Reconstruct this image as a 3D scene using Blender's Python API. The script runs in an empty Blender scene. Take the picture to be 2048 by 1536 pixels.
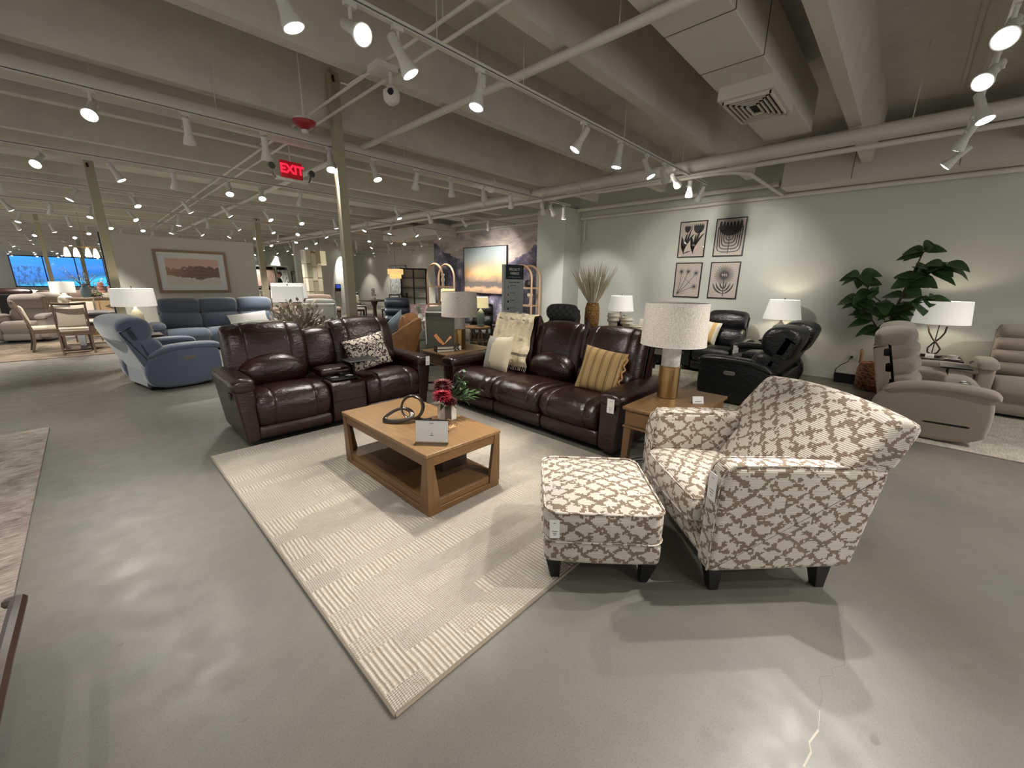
import bpy, bmesh, math, random
import numpy as np
from mathutils import Vector, Matrix, Euler
PI = math.pi
random.seed(7)
S = bpy.context.scene
COL = S.collection

# ------------------------------------------------------------ camera
F_PX = 799.25
cam_d = bpy.data.cameras.new('camera')
cam_d.sensor_fit = 'HORIZONTAL'; cam_d.sensor_width = 36.0
cam_d.lens = F_PX / 2048 * 36.0
cam_d.clip_start = 0.05; cam_d.clip_end = 200
cam = bpy.data.objects.new('camera', cam_d); COL.objects.link(cam)
def cam_axes(yaw, pitch, roll):
    f = Vector((math.cos(pitch)*math.cos(yaw), math.cos(pitch)*math.sin(yaw), -math.sin(pitch)))
    r = Vector((math.sin(yaw), -math.cos(yaw), 0)); u = r.cross(f)
    r2 = r*math.cos(roll) + u*math.sin(roll); u2 = -r*math.sin(roll) + u*math.cos(roll)
    return f, r2, u2
_f, _r, _u = cam_axes(math.radians(43.69102), math.radians(14.30482), math.radians(0.86546))
M = Matrix((( _r.x, _u.x, -_f.x, 0), (_r.y, _u.y, -_f.y, 0), (_r.z, _u.z, -_f.z, 1.55), (0,0,0,1)))
cam.matrix_world = M
S.camera = cam

# ------------------------------------------------------------ world and colour management
S.view_settings.view_transform = 'Standard'; S.view_settings.look = 'None'
S.view_settings.gamma = 1; S.view_settings.use_curve_mapping = False
S.view_settings.exposure = 0.0
W = bpy.data.worlds.new('world'); S.world = W; W.use_nodes = True
W.node_tree.nodes['Background'].inputs[0].default_value = (1.0, 0.96, 0.90, 1)
W.node_tree.nodes['Background'].inputs[1].default_value = .95  # soft fill added through the unbuilt sides, lifting the ceiling
S.cycles.max_bounces = 6; S.cycles.diffuse_bounces = 3; S.cycles.glossy_bounces = 3
S.cycles.transmission_bounces = 4; S.cycles.transparent_max_bounces = 6
S.cycles.sample_clamp_indirect = 4.0; S.cycles.caustics_reflective = False; S.cycles.caustics_refractive = False
SPOT_W = 98.0      # radiant power of one track spotlight
LAMP_FACE = 26.0   # emission of the glowing lamp faces
EXPO = 0.04

# ------------------------------------------------------------ node helpers
def lin(c):
    def g(v):
        v = v/255.0
        return v/12.92 if v <= .04045 else ((v+.055)/1.055)**2.4
    return (g(c[0]), g(c[1]), g(c[2]), 1.0)
class NT:
    def __init__(s, name):
        s.m = bpy.data.materials.new(name); s.m.use_nodes = True
        s.t = s.m.node_tree; s.t.nodes.clear()
        s.out = s.t.nodes.new('ShaderNodeOutputMaterial')
        s.b = s.t.nodes.new('ShaderNodeBsdfPrincipled')
        s.t.links.new(s.b.outputs[0], s.out.inputs[0])
        s.uv = s.t.nodes.new('ShaderNodeUVMap').outputs[0]
    def n(s, typ, ins=None, **kw):
        nd = s.t.nodes.new('ShaderNode'+typ)
        for k, v in kw.items(): setattr(nd, k, v)
        for k, v in (ins or {}).items():
            if isinstance(v, bpy.types.NodeSocket): s.t.links.new(v, nd.inputs[k])
            else: nd.inputs[k].default_value = v
        return nd
    def link(s, a, b): s.t.links.new(a, b)
    def math(s, op, a, b=0.0, c=0.0, clamp=False):
        nd = s.n('Math', {0: a, 1: b, 2: c}, operation=op); nd.use_clamp = clamp; return nd.outputs[0]
    def mapping(s, scale=(1,1,1), loc=(0,0,0), rot=(0,0,0), src=None):
        return s.n('Mapping', {'Vector': src or s.uv, 'Scale': scale, 'Location': loc, 'Rotation': rot}).outputs[0]
    def noise(s, scale=5, detail=3, rough=.5, vec=None, dist=0):
        return s.n('TexNoise', {'Vector': vec or s.uv, 'Scale': scale, 'Detail': detail, 'Roughness': rough, 'Distortion': dist}).outputs[0]
    def vor(s, scale=5, vec=None, feature='F1', rnd=1.0):
        return s.n('TexVoronoi', {'Vector': vec or s.uv, 'Scale': scale, 'Randomness': rnd}, feature=feature).outputs[0]
    def ramp(s, fac, stops, interp='LINEAR'):
        nd = s.n('ValToRGB', {0: fac}); cr = nd.color_ramp; cr.interpolation = interp
        while len(cr.elements) < len(stops): cr.elements.new(.5)
        for e, (p, c) in zip(cr.elements, stops):
            e.position = p; e.color = c if len(c) == 4 else (*c, 1)
        return nd.outputs[0]
    def mix(s, fac, a, b, blend='MIX'):
        nd = s.n('Mix', data_type='RGBA', blend_type=blend)
        for i, v in ((0, fac), (6, a), (7, b)):
            if isinstance(v, bpy.types.NodeSocket): s.t.links.new(v, nd.inputs[i])
            else: nd.inputs[i].default_value = v
        return nd.outputs[2]
    def bump(s, h, strength=.3, dist=.01, normal=None):
        ins = {'Height': h, 'Strength': strength, 'Distance': dist}
        if normal: ins['Normal'] = normal
        o = s.n('Bump', ins).outputs[0]; s.link(o, s.b.inputs['Normal']); return o
    def base(s, col, rough=.5, metal=0, **kw):
        for k, v in (('Base Color', col), ('Roughness', rough), ('Metallic', metal)):
            if isinstance(v, bpy.types.NodeSocket): s.link(v, s.b.inputs[k])
            else: s.b.inputs[k].default_value = v
        for k, v in kw.items(): s.b.inputs[k.replace('_', ' ')].default_value = v
        return s.m
MATS = {}
def plain(name, rgb, rough=.5, metal=0, bump=None, var=0.0, vscale=6, emis=0, **kw):
    """a plain colour with a slight procedural variation and optional noise bump"""
    if name in MATS: return MATS[name]
    t = NT(name); c = lin(rgb)
    if var:
        f = t.noise(vscale, 4)
        col = t.mix(f, tuple(v*(1-var) for v in c[:3])+(1,), tuple(min(1, v*(1+var)) for v in c[:3])+(1,))
    else: col = c
    t.base(col, rough, metal, **kw)
    if bump: t.bump(t.noise(bump[0], 3), bump[1], bump[2] if len(bump) > 2 else .004)
    if emis:
        t.b.inputs['Emission Color'].default_value = c; t.b.inputs['Emission Strength'].default_value = emis
    MATS[name] = t.m
    return t.m
def wood(name, rgb, grain='u', rough=.4, contrast=.35, scale=1.0):
    if name in MATS: return MATS[name]
    t = NT(name); c = lin(rgb)
    sc = (2.2*scale, 26*scale, 1) if grain == 'u' else (26*scale, 2.2*scale, 1)
    v = t.mapping(sc)
    a = t.noise(1.6, 5, .6, v, .6); b = t.noise(14, 2, .5, v)
    f = t.math('ADD', t.math('MULTIPLY', a, .75), t.math('MULTIPLY', b, .25))
    big = t.noise(2.5, 2)
    col = t.ramp(f, [(.3, tuple(x*(1-contrast) for x in c[:3])), (.72, tuple(min(1, x*(1+contrast*.6)) for x in c[:3]))])
    col = t.mix(t.math('MULTIPLY', big, .35), col, tuple(x*.62 for x in c[:3])+(1,))
    t.base(col, rough); t.bump(f, .12, .002); MATS[name] = t.m
    return t.m
def leather(name, rgb, rough=.36, crease=.35):
    if name in MATS: return MATS[name]
    t = NT(name); c = lin(rgb)
    big = t.noise(3.2, 3, .5, None, .4)
    col = t.ramp(big, [(.3, tuple(x*.72 for x in c[:3])), (.7, tuple(x*1.35 for x in c[:3]))])
    t.base(col, t.math('ADD', t.math('MULTIPLY', big, .12), rough-.06), Specular_IOR_Level=.6)
    grain = t.vor(260); wr = t.noise(9, 3, .55, t.mapping((1, 2.2, 1)), 1.2)
    n1 = t.bump(wr, crease, .02); t.bump(grain, .10, .0015, n1)
    MATS[name] = t.m
    return t.m
def fabric(name, rgb, rough=.9, weave=420, var=.12, soft=0.0, cloud=7):
    if name in MATS: return MATS[name]
    t = NT(name); c = lin(rgb)
    f = t.noise(weave, 2, .6); g = t.noise(cloud, 3)
    col = t.mix(f, tuple(x*(1-var*1.3) for x in c[:3])+(1,), tuple(min(1, x*(1+var*1.3)) for x in c[:3])+(1,))
    col = t.mix(g, col, t.mix(.5, col, tuple(x*(1-var*2) for x in c[:3])+(1,)))
    t.base(col, rough, 0, Sheen_Weight=.25+soft, Specular_IOR_Level=.2)
    t.bump(f, .25, .002); MATS[name] = t.m
    return t.m

# ------------------------------------------------------------ mesh builder
class MB:
    def __init__(s): s.v = []; s.f = []; s.mi = []; s.k = 0
    def add(s, V, Fc, mi=None):
        o = len(s.v); s.v.extend([tuple(p) for p in V]); s.f.extend([tuple(i+o for i in f) for f in Fc])
        s.mi.extend([s.k if mi is None else mi]*len(Fc)); return s
    def box(s, x0, x1, y0, y1, z0, z1):
        V = [(x, y, z) for z in (z0, z1) for x, y in ((x0, y0), (x1, y0), (x1, y1), (x0, y1))]
        return s.add(V, [(3,2,1,0), (4,5,6,7), (0,1,5,4), (1,2,6,5), (2,3,7,6), (3,0,4,7)])
    def taper(s, c0, h0, c1, h1):
        """a post between two rectangles: c = centre (x,y,z), h = half sizes (x,y)"""
        V = []
        for c, h in ((c0, h0), (c1, h1)):
            V += [(c[0]-h[0], c[1]-h[1], c[2]), (c[0]+h[0], c[1]-h[1], c[2]), (c[0]+h[0], c[1]+h[1], c[2]), (c[0]-h[0], c[1]+h[1], c[2])]
        return s.add(V, [(3,2,1,0), (4,5,6,7), (0,1,5,4), (1,2,6,5), (2,3,7,6), (3,0,4,7)])
    def prism(s, poly, a0, a1, axis='y'):
        """polygon in the two other axes, extruded along axis"""
        def P(p, a):
            if axis == 'x': return (a, p[0], p[1])
            if axis == 'y': return (p[0], a, p[1])
            return (p[0], p[1], a)
        n = len(poly); V = [P(p, a0) for p in poly] + [P(p, a1) for p in poly]
        Fc = [tuple(range(n)), tuple(range(2*n-1, n-1, -1))] + [(i, i+n, (i+1) % n+n, (i+1) % n) for i in range(n)]
        return s.add(V, Fc)
    def lathe(s, prof, n=24, c=(0, 0, 0), ang=2*PI):
        V = []; Fc = []; m = len(prof)
        for i in range(n):
            a = 2*PI*i/n
            for r, z in prof: V.append((c[0]+r*math.cos(a), c[1]+r*math.sin(a), c[2]+z))
        for i in range(n):
            j = (i+1) % n
            for k in range(m-1): Fc.append((i*m+k, j*m+k, j*m+k+1, i*m+k+1))
        if prof[0][0] > 1e-6: Fc.append(tuple(i*m for i in range(n))[::-1])
        if prof[-1][0] > 1e-6: Fc.append(tuple(i*m+m-1 for i in range(n)))
        return s.add(V, Fc)
    def tube(s, pts, r, n=8, closed=False, flat=None):
        pts = [Vector(p) for p in pts]; N = len(pts); rr = r if hasattr(r, '__len__') else [r]*N
        V = []; Fc = []; up = None
        for i, p in enumerate(pts):
            a = pts[(i-1) % N] if (closed or i > 0) else p; b = pts[(i+1) % N] if (closed or i < N-1) else p
            t = (b-a).normalized()
            if up is None:
                up = Vector((0, 0, 1)) if abs(t.z) < .9 else Vector((1, 0, 0))
            x = t.cross(up)
            if x.length < 1e-4: x = t.cross(Vector((0, 1, 0.01)))
            x.normalize(); y = x.cross(t).normalized(); up = y
            for k in range(n):
                an = 2*PI*k/n; V.append(p + x*math.cos(an)*rr[i] + y*math.sin(an)*rr[i]*(flat or 1))
        M_ = N if closed else N-1
        for i in range(M_):
            j = (i+1) % N
            for k in range(n):
                l = (k+1) % n; Fc.append((i*n+k, i*n+l, j*n+l, j*n+k))
        if not closed: Fc += [tuple(range(n))[::-1], tuple((N-1)*n+k for k in range(n))]
        return s.add(V, Fc)
    def cyl(s, p0, p1, r0, r1=None, n=16): return s.tube([p0, p1], [r0, r0 if r1 is None else r1], n)
    def puff(s, prof, a0, a1, r=.03, crown=.0, seams=(), axis='x', smooth=2, N=44, st=10, fn=None, cr=.035):
        """closed profile (2D) extruded along axis with rounded ends, a crowned middle and stitched seam dips"""
        P = [tuple(p) for p in prof]
        if smooth == 1:          # fixed-radius rounded corners, long edges subdivided
            Q = []; n_ = len(P)
            for i in range(n_):
                p = np.array(P[i]); a_ = np.array(P[i-1]); b_ = np.array(P[(i+1) % n_]); la = np.hypot(*(a_-p)); lb = np.hypot(*(b_-p))
                if la < 1e-9 or lb < 1e-9: Q.append(tuple(p)); continue
                s0 = p+(a_-p)/la*min(cr, .42*la); s1 = p+(b_-p)/lb*min(cr, .42*lb)
                for k in range(4): t_ = k/3; Q.append(tuple((1-t_)**2*s0+2*t_*(1-t_)*p+t_*t_*s1))
            P = []
            for i in range(len(Q)):
                a_, b_ = np.array(Q[i]), np.array(Q[(i+1) % len(Q)]); L_ = np.hypot(*(b_-a_)); m_ = max(1, int(L_/.09)) 
                for k in range(m_): P.append(tuple(a_+(b_-a_)*k/m_))
        for _ in range(smooth if smooth != 1 else 0):
            Q = []
            for i in range(len(P)):
                a, b = P[i], P[(i+1) % len(P)]
                Q += [(a[0]*.75+b[0]*.25, a[1]*.75+b[1]*.25), (a[0]*.25+b[0]*.75, a[1]*.25+b[1]*.75)]
            P = Q
        A = np.array(P); L = np.r_[0, np.cumsum(np.hypot(*(np.roll(A, -1, 0)-A).T))]
        A2 = np.vstack([A, A[:1]]); q = np.linspace(0, L[-1], N, endpoint=False)
        if smooth != 1: A = np.c_[np.interp(q, L, A2[:, 0]), np.interp(q, L, A2[:, 1])]
        N = len(A)
        T = np.roll(A, -1, 0)-np.roll(A, 1, 0); nn = np.c_[T[:, 1], -T[:, 0]]; nn /= np.hypot(*nn.T)[:, None]+1e-9
        area = .5*np.sum(A[:, 0]*np.roll(A[:, 1], -1)-np.roll(A[:, 0], -1)*A[:, 1])
        if area < 0: nn = -nn
        half = (a1-a0)/2; mid = (a0+a1)/2; r = min(r, half*.95); rin = min(r, .8*abs(area)/max(L[-1], 1e-6))
        xs = []
        for k in range(6): xs.append(-half + r*(1-math.cos(k/6*PI/2)))
        xs += list(np.linspace(-half+r, half-r, st)); xs += [-x for x in xs[:6]][::-1]
        for sm in seams: xs += [sm*half-.012, sm*half-.005, sm*half, sm*half+.005, sm*half+.012]
        xs = sorted(set(round(x, 5) for x in xs))
        V = []
        for x in xs:
            e = max(0, (abs(x)-(half-r))/r) if r > 0 else 0; e = min(1, e)
            off = -rin*(1-math.sqrt(max(0, 1-e*e))) + crown*(1-(x/half)**2)
            for sm in seams:
                d = abs(x-sm*half)
                if d < .0121: off -= .006*(1-d/.0121)
            B = A+nn*off
            for p in B:
                if axis == 'x': w = (mid+x, p[0], p[1])
                elif axis == 'y': w = (p[0], mid+x, p[1])
                else: w = (p[0], p[1], mid+x)
                V.append(fn(w, x/half) if fn else w)
        K = len(xs); Fc = []
        for i in range(K-1):
            for j in range(N):
                k = (j+1) % N; Fc.append((i*N+j, i*N+k, (i+1)*N+k, (i+1)*N+j))
        Fc += [tuple(range(N))[::-1], tuple((K-1)*N+j for j in range(N))]
        return s.add(V, Fc)
    def pillow(s, w, h, t, n=14, pinch=.06, fringe=0):
        """a throw pillow standing in the xz plane, thickness along y, centred at the origin"""
        V = []; Fc = []
        for side in (1, -1):
            o = len(V)
            for i in range(n+1):
                for j in range(n+1):
                    u = -1+2*i/n; v = -1+2*j/n
                    th = t/2*(max(0, 1-u**4)*max(0, 1-v**4))**.5*(1-.25*(u*u+v*v)/2)
                    x = u*w/2*(1-pinch*(1-v*v)); z = v*h/2*(1-pinch*(1-u*u))
                    V.append((x, -side*max(th, .003), z))
            for i in range(n):
                for j in range(n):
                    q = (o+i*(n+1)+j, o+(i+1)*(n+1)+j, o+(i+1)*(n+1)+j+1, o+i*(n+1)+j+1)
                    Fc.append(q if side > 0 else q[::-1])
        m = (n+1)**2; ring = [i*(n+1) for i in range(n+1)] + [n*(n+1)+j for j in range(1, n+1)] + [i*(n+1)+n for i in range(n-1, -1, -1)] + [j for j in range(n-1, 0, -1)]
        for a, b in zip(ring, ring[1:]+ring[:1]): Fc.append((b, a, a+m, b+m))
        return s.add(V, Fc)
    def grid(s, fn, nu, nv):
        V = [fn(i/nu, j/nv) for i in range(nu+1) for j in range(nv+1)]
        Fc = [(i*(nv+1)+j, (i+1)*(nv+1)+j, (i+1)*(nv+1)+j+1, i*(nv+1)+j+1) for i in range(nu) for j in range(nv)]
        return s.add(V, Fc)
    def sphere(s, c, r, n=12, sz=1.0):
        prof = [(r*math.sin(PI*k/n), -r*sz*math.cos(PI*k/n)) for k in range(n+1)]
        prof[0] = (0, prof[0][1]); prof[-1] = (0, prof[-1][1])
        return s.lathe(prof, n*2, c)
    def xf(s, loc=(0, 0, 0), rot=(0, 0, 0), scale=1, start=0):
        Mx = Matrix.Translation(loc) @ Euler(rot).to_matrix().to_4x4() @ Matrix.Diagonal((*(scale if hasattr(scale, '__len__') else (scale,)*3), 1))
        s.v[start:] = [tuple(Mx @ Vector(p)) for p in s.v[start:]]; return s
    def mesh(s, name, mats, smooth=True, ang=38, uvm=None):
        me = bpy.data.meshes.new(name); me.from_pydata(s.v, [], s.f)
        if not isinstance(mats, (list, tuple)): mats = [mats]
        for m in mats: me.materials.append(m)
        if len(mats) > 1: me.polygons.foreach_set('material_index', s.mi)
        me.update()
        bm = bmesh.new(); bm.from_mesh(me); bmesh.ops.remove_doubles(bm, verts=bm.verts, dist=1e-6)
        bmesh.ops.delete(bm, geom=[v for v in bm.verts if not v.link_faces], context='VERTS'); bmesh.ops.recalc_face_normals(bm, faces=bm.faces); bm.to_mesh(me); bm.free()
        uv = me.uv_layers.new(name='UVMap')
        nl = len(me.loops); co = np.empty(len(me.vertices)*3); me.vertices.foreach_get('co', co); co = co.reshape(-1, 3)
        lv = np.empty(nl, dtype=np.int32); me.loops.foreach_get('vertex_index', lv)
        out = np.empty((nl, 2))
        for p in me.polygons:
            a = p.loop_start; b = a+p.loop_total; c = co[lv[a:b]]; nrm = p.normal
            ax = max(range(3), key=lambda k: abs(nrm[k]))
            out[a:b] = c[:, (1, 2)] if ax == 0 else (c[:, (0, 2)] if ax == 1 else c[:, (0, 1)])
        uv.data.foreach_set('uv', out.astype(np.float32).ravel())
        if smooth:
            me.polygons.foreach_set('use_smooth', [p.loop_total < 12 for p in me.polygons]); me.set_sharp_from_angle(angle=math.radians(ang))
        return me
    def obj(s, name, mats, parent=None, loc=None, rot=None, bevel=0, smooth=True, ang=38, **kw):
        o = bpy.data.objects.new(name, s.mesh(name, mats, smooth, ang)); COL.objects.link(o)
        if parent: o.parent = parent
        if loc: o.location = loc
        if rot: o.rotation_euler = rot
        if bevel:
            b = o.modifiers.new('bevel', 'BEVEL'); b.width = bevel; b.segments = 2; b.limit_method = 'ANGLE'; b.angle_limit = math.radians(40); b.harden_normals = False
        return o
def tag(o, label, cat, group=None, kind=None):
    o['label'] = label; o['category'] = cat
    if group: o['group'] = group
    if kind: o['kind'] = kind
    return o
def thing(name, label, cat, loc=(0, 0, 0), rz=0, group=None, rot=None):
    o = bpy.data.objects.new(name, None); COL.objects.link(o); o.empty_display_size = .1
    o.location = loc; o.rotation_euler = rot or (0, 0, rz)
    return tag(o, label, cat, group)
def struct(mb, name, mats, bevel=0, **kw):
    o = mb.obj(name, mats, bevel=bevel, **kw); o['kind'] = 'structure'; return o
def copy_tree(root, loc, rz=None, label=None, group=None, rot=None):
    def cp(o, parent):
        c = o.copy(); COL.objects.link(c); c.parent = parent
        for ch in list(o.children): cp(ch, c)
        return c
    r = cp(root, None); r.location = loc
    if rot is not None: r.rotation_euler = rot
    elif rz is not None: r.rotation_euler = (0, 0, rz)
    if label: r['label'] = label
    if group: r['group'] = group
    return r
def text(body, size, parent, loc, rot, m, name='lettering', align='CENTER', ext=.0006, bold=0):
    c = bpy.data.curves.new(name, 'FONT'); c.body = body; c.size = size; c.align_x = align; c.align_y = 'CENTER'; c.extrude = ext; c.offset = bold
    c.materials.append(m); c.resolution_u = 3
    t = bpy.data.objects.new('tmp', c); COL.objects.link(t); me = bpy.data.meshes.new_from_object(t.evaluated_get(bpy.context.evaluated_depsgraph_get())); bpy.data.objects.remove(t)
    t = bpy.data.objects.new(name, me); COL.objects.link(t); t.parent = parent; t.location = loc; t.rotation_euler = rot
    return t
# ------------------------------------------------------------ special materials
def m_concrete():
    t = NT('polished_concrete')
    a = t.noise(.55, 5, .6, None, .5); b = t.noise(7, 5, .65); c = t.noise(160, 2)
    col = t.ramp(a, [(.28, lin((92, 91, 84))[:3]), (.5, lin((110, 108, 100))[:3]), (.72, lin((124, 118, 109))[:3])])
    col = t.mix(t.math('MULTIPLY', b, .55), col, lin((86, 84, 78)))
    sp = t.ramp(c, [(.36, (.62, .62, .6)), (.43, (1, 1, 1)), (.62, (1, 1, 1)), (.72, (1.25, 1.25, 1.22))])
    col = t.mix(.55, col, sp, 'MULTIPLY')
    st = t.ramp(t.vor(1.15, t.mapping((1, .9, 1))), [(.0, (0, 0, 0)), (.022, (0, 0, 0)), (.03, (1, 1, 1))])      # small dark stains
    col = t.mix(t.math('SUBTRACT', 1, t.math('MULTIPLY', st, 1.0), clamp=True), col, lin((88, 84, 78)))
    t.base(col, t.ramp(b, [(.3, (.34,)*3), (.7, (.54,)*3)]), Specular_IOR_Level=.5)
    t.bump(c, .05, .001); return t.m
def m_ceiling():
    t = NT('painted_concrete'); a = t.noise(2.5, 6, .7); c = t.noise(60, 3)
    col = t.ramp(a, [(.3, lin((196, 191, 180))[:3]), (.7, lin((212, 207, 196))[:3])])
    pit = t.ramp(t.vor(2.1), [(.0, (.55, .55, .55)), (.035, (.6, .6, .6)), (.05, (1, 1, 1))])
    col = t.mix(.6, col, pit, 'MULTIPLY')
    t.base(col, .8, Specular_IOR_Level=.15); t.bump(c, .15, .004); return t.m
def m_wool_rug():
    t = NT('wool_rug')
    br = t.n('TexBrick', {'Vector': t.uv, 'Color1': (0, 0, 0, 1), 'Color2': (1, 1, 1, 1), 'Mortar': (.5, .5, .5, 1), 'Scale': 1.0, 'Mortar Size': 0.0, 'Brick Width': .46, 'Row Height': .105, 'Bias': 0})
    br.offset = .5; patch = br.outputs[0]
    wav = t.n('TexNoise', {'Vector': t.uv, 'Scale': 3.0}).outputs[1]
    v2 = t.n('VectorMath', {0: t.uv, 1: t.n('VectorMath', {0: wav, 1: (.03, .03, 0)}, operation='MULTIPLY').outputs[0]}, operation='ADD').outputs[0]
    rib = t.n('TexWave', {'Vector': t.mapping((1, 1, 1), src=v2), 'Scale': 14.5, 'Distortion': .4}, bands_direction='X').outputs[1]
    def wv(sc_, d_, dist=1.0): return t.n('TexWave', {'Vector': v2, 'Scale': sc_, 'Distortion': dist, 'Detail': 1.0, 'Detail Scale': 6.0}, bands_direction=d_).outputs[1]
    kn = t.math('ADD', t.math('MULTIPLY', wv(24, 'Y'), .55), t.math('MULTIPLY', wv(20, 'X'), .45)); fn = t.math('ADD', t.math('MULTIPLY', wv(34, 'Y'), .6), t.math('MULTIPLY', wv(30, 'X', 2.0), .4))
    sel = t.math('GREATER_THAN', patch, .62); sel2 = t.math('LESS_THAN', patch, .3)
    hr = t.math('ADD', t.math('MULTIPLY', rib, .8), t.math('MULTIPLY', kn, .3))
    h = t.math('ADD', t.math('MULTIPLY', sel, hr), t.math('MULTIPLY', t.math('SUBTRACT', 1, sel), kn))
    h = t.math('ADD', t.math('MULTIPLY', sel2, fn), t.math('MULTIPLY', t.math('SUBTRACT', 1, sel2), h))
    tone = t.noise(4, 3); yarn = t.noise(45, 2, .6, t.mapping((.35, 1, 1)))
    c = t.ramp(h, [(.0, lin((124, 115, 104))[:3]), (.4, lin((164, 157, 146))[:3]), (.9, lin((188, 181, 170))[:3])])
    c = t.mix(t.math('MULTIPLY', t.math('GREATER_THAN', yarn, .56), .45), c, lin((158, 142, 124)))
    c = t.mix(t.math('MULTIPLY', tone, .3), c, lin((176, 164, 148)))
    t.base(c, .95, 0, Specular_IOR_Level=.1, Sheen_Weight=.2); t.bump(h, .85, .008); return t.m
def m_faded_rug(name, base, dark, light):
    t = NT(name); a = t.noise(3.5, 6, .68, None, 1.2); s = t.noise(16, 4, .6, t.mapping((.6, 5, 1)))
    f = t.math('ADD', t.math('MULTIPLY', a, .5), t.math('MULTIPLY', s, .5))
    c = t.ramp(f, [(.36, lin(dark)[:3]), (.5, lin(base)[:3]), (.62, lin(light)[:3])])
    t.base(c, .95, 0, Specular_IOR_Level=.1); t.bump(t.noise(300, 2), .3, .003); return t.m
def m_ikat():
    """cream woven cloth with stepped taupe motifs"""
    t = NT('stepped_motif_fabric')
    sn = t.n('VectorMath', {0: t.uv, 1: (.0095, .0062, 1)}, operation='SNAP').outputs[0]
    sp = t.n('SeparateXYZ', {0: sn}); x, y = sp.outputs[0], sp.outputs[1]
    nz = t.noise(21, 1.5, .5, sn); nz = t.math('MULTIPLY', t.math('SUBTRACT', nz, .5), 3.2)
    a = t.math('SINE', t.math('ADD', t.math('ADD', t.math('MULTIPLY', x, 47), t.math('MULTIPLY', y, 64)), nz))
    b = t.math('SINE', t.math('ADD', t.math('SUBTRACT', t.math('MULTIPLY', x, 47), t.math('MULTIPLY', y, 64)), nz))
    hole = t.noise(46, 1, .5, sn)
    f = t.math('ADD', t.math('MAXIMUM', a, b), t.math('MULTIPLY', t.math('SUBTRACT', hole, .5), 3.0))
    m = t.math('GREATER_THAN', f, .68)
    rows = t.n('TexWave', {'Vector': t.mapping((1, 1, 1)), 'Scale': 38, 'Distortion': .8, 'Detail': 1}, bands_direction='Y').outputs[1]
    tn = t.noise(5, 2); dk = t.mix(tn, lin((112, 97, 84)), lin((138, 121, 105)))
    sl = t.noise(60, 2, .6, t.mapping((.3, 2, 1)))
    lt = t.mix(sl, lin((184, 176, 165)), lin((206, 199, 189)))
    c = t.mix(m, lt, dk); c = t.mix(.22, c, t.ramp(rows, [(0, (.35,)*3), (.6, (1,)*3)]), 'MULTIPLY')
    t.base(c, .95, 0, Specular_IOR_Level=.1, Sheen_Weight=.15)
    t.bump(t.math('ADD', rows, t.math('MULTIPLY', m, .5)), .35, .003); return t.m
def m_damask():
    t = NT('black_and_white_damask')
    v = t.n('TexNoise', {'Vector': t.uv, 'Scale': 9.0, 'Detail': 2.0}).outputs[1]
    w = t.n('VectorMath', {0: t.uv, 1: t.n('VectorMath', {0: v, 1: (.05, .05, 0)}, operation='MULTIPLY').outputs[0]}, operation='ADD').outputs[0]
    d = t.vor(6.5, w, rnd=.3); rings = t.math('SINE', t.math('MULTIPLY', d, 30)); leaf = t.noise(24, 2, .5, w, 1.2)
    med = t.math('LESS_THAN', d, .40)
    f1 = t.math('GREATER_THAN', t.math('ADD', rings, t.math('MULTIPLY', t.math('SUBTRACT', leaf, .5), 4)), -.62)
    f2 = t.math('GREATER_THAN', t.math('ABSOLUTE', t.math('SUBTRACT', leaf, .5)), .055)
    f = t.math('ADD', t.math('MULTIPLY', med, f1), t.math('MULTIPLY', t.math('SUBTRACT', 1, med), f2))
    t.base(t.mix(f, lin((44, 38, 36)), lin((218, 206, 192))), .9); t.bump(t.noise(400, 2), .2, .002); return t.m
def m_stripes(name, cols, period, axis=0, wob=.0):
    """cloth with repeating stripes: cols = [(start, rgb)...] in 0..1 of one period"""
    t = NT(name); sp = t.n('SeparateXYZ', {0: t.uv}); x = sp.outputs[axis]
    x = t.math('ADD', x, t.math('MULTIPLY', t.noise(5, 2), wob))
    f = t.math('FRACT', t.math('DIVIDE', t.math('ADD', x, 50), period))
    c = t.ramp(f, [(p, lin(q)[:3]) for p, q in cols], 'CONSTANT')
    c = t.mix(t.math('MULTIPLY', t.noise(260, 2), .3), c, lin((120, 100, 70)))
    t.base(c, .9); t.bump(t.noise(300, 2), .25, .002); return t.m
def m_checks():
    t = NT('charcoal_check_fabric')
    ck = t.n('TexChecker', {'Vector': t.mapping((1, 1, 1)), 'Scale': 15, 'Color1': lin((66, 66, 66)), 'Color2': lin((88, 89, 88))}).outputs[0]
    c = t.mix(t.math('MULTIPLY', t.noise(200, 2), .4), ck, lin((60, 60, 60))); t.base(c, .95); t.bump(t.noise(300, 2), .3, .003); return t.m
def m_linen():
    t = NT('speckled_linen_shade')
    f = t.noise(120, 2, .6, t.mapping((1.8, .2, 1))); g = t.noise(120, 2, .6, t.mapping((.6, 1.0, 1)))
    c = t.ramp(t.math('MULTIPLY', t.math('ADD', f, g), .5), [(.36, lin((196, 186, 174))[:3]), (.6, lin((240, 233, 224))[:3])])
    t.base(c, .9); t.bump(f, .2, .002); return t.m
def m_marble():
    t = NT('white_marble'); a = t.noise(7, 5, .6, None, 2.5)
    t.base(t.ramp(a, [(.35, lin((222, 218, 212))[:3]), (.5, lin((205, 198, 190))[:3]), (.56, lin((226, 222, 217))[:3])]), .35); return t.m
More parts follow.
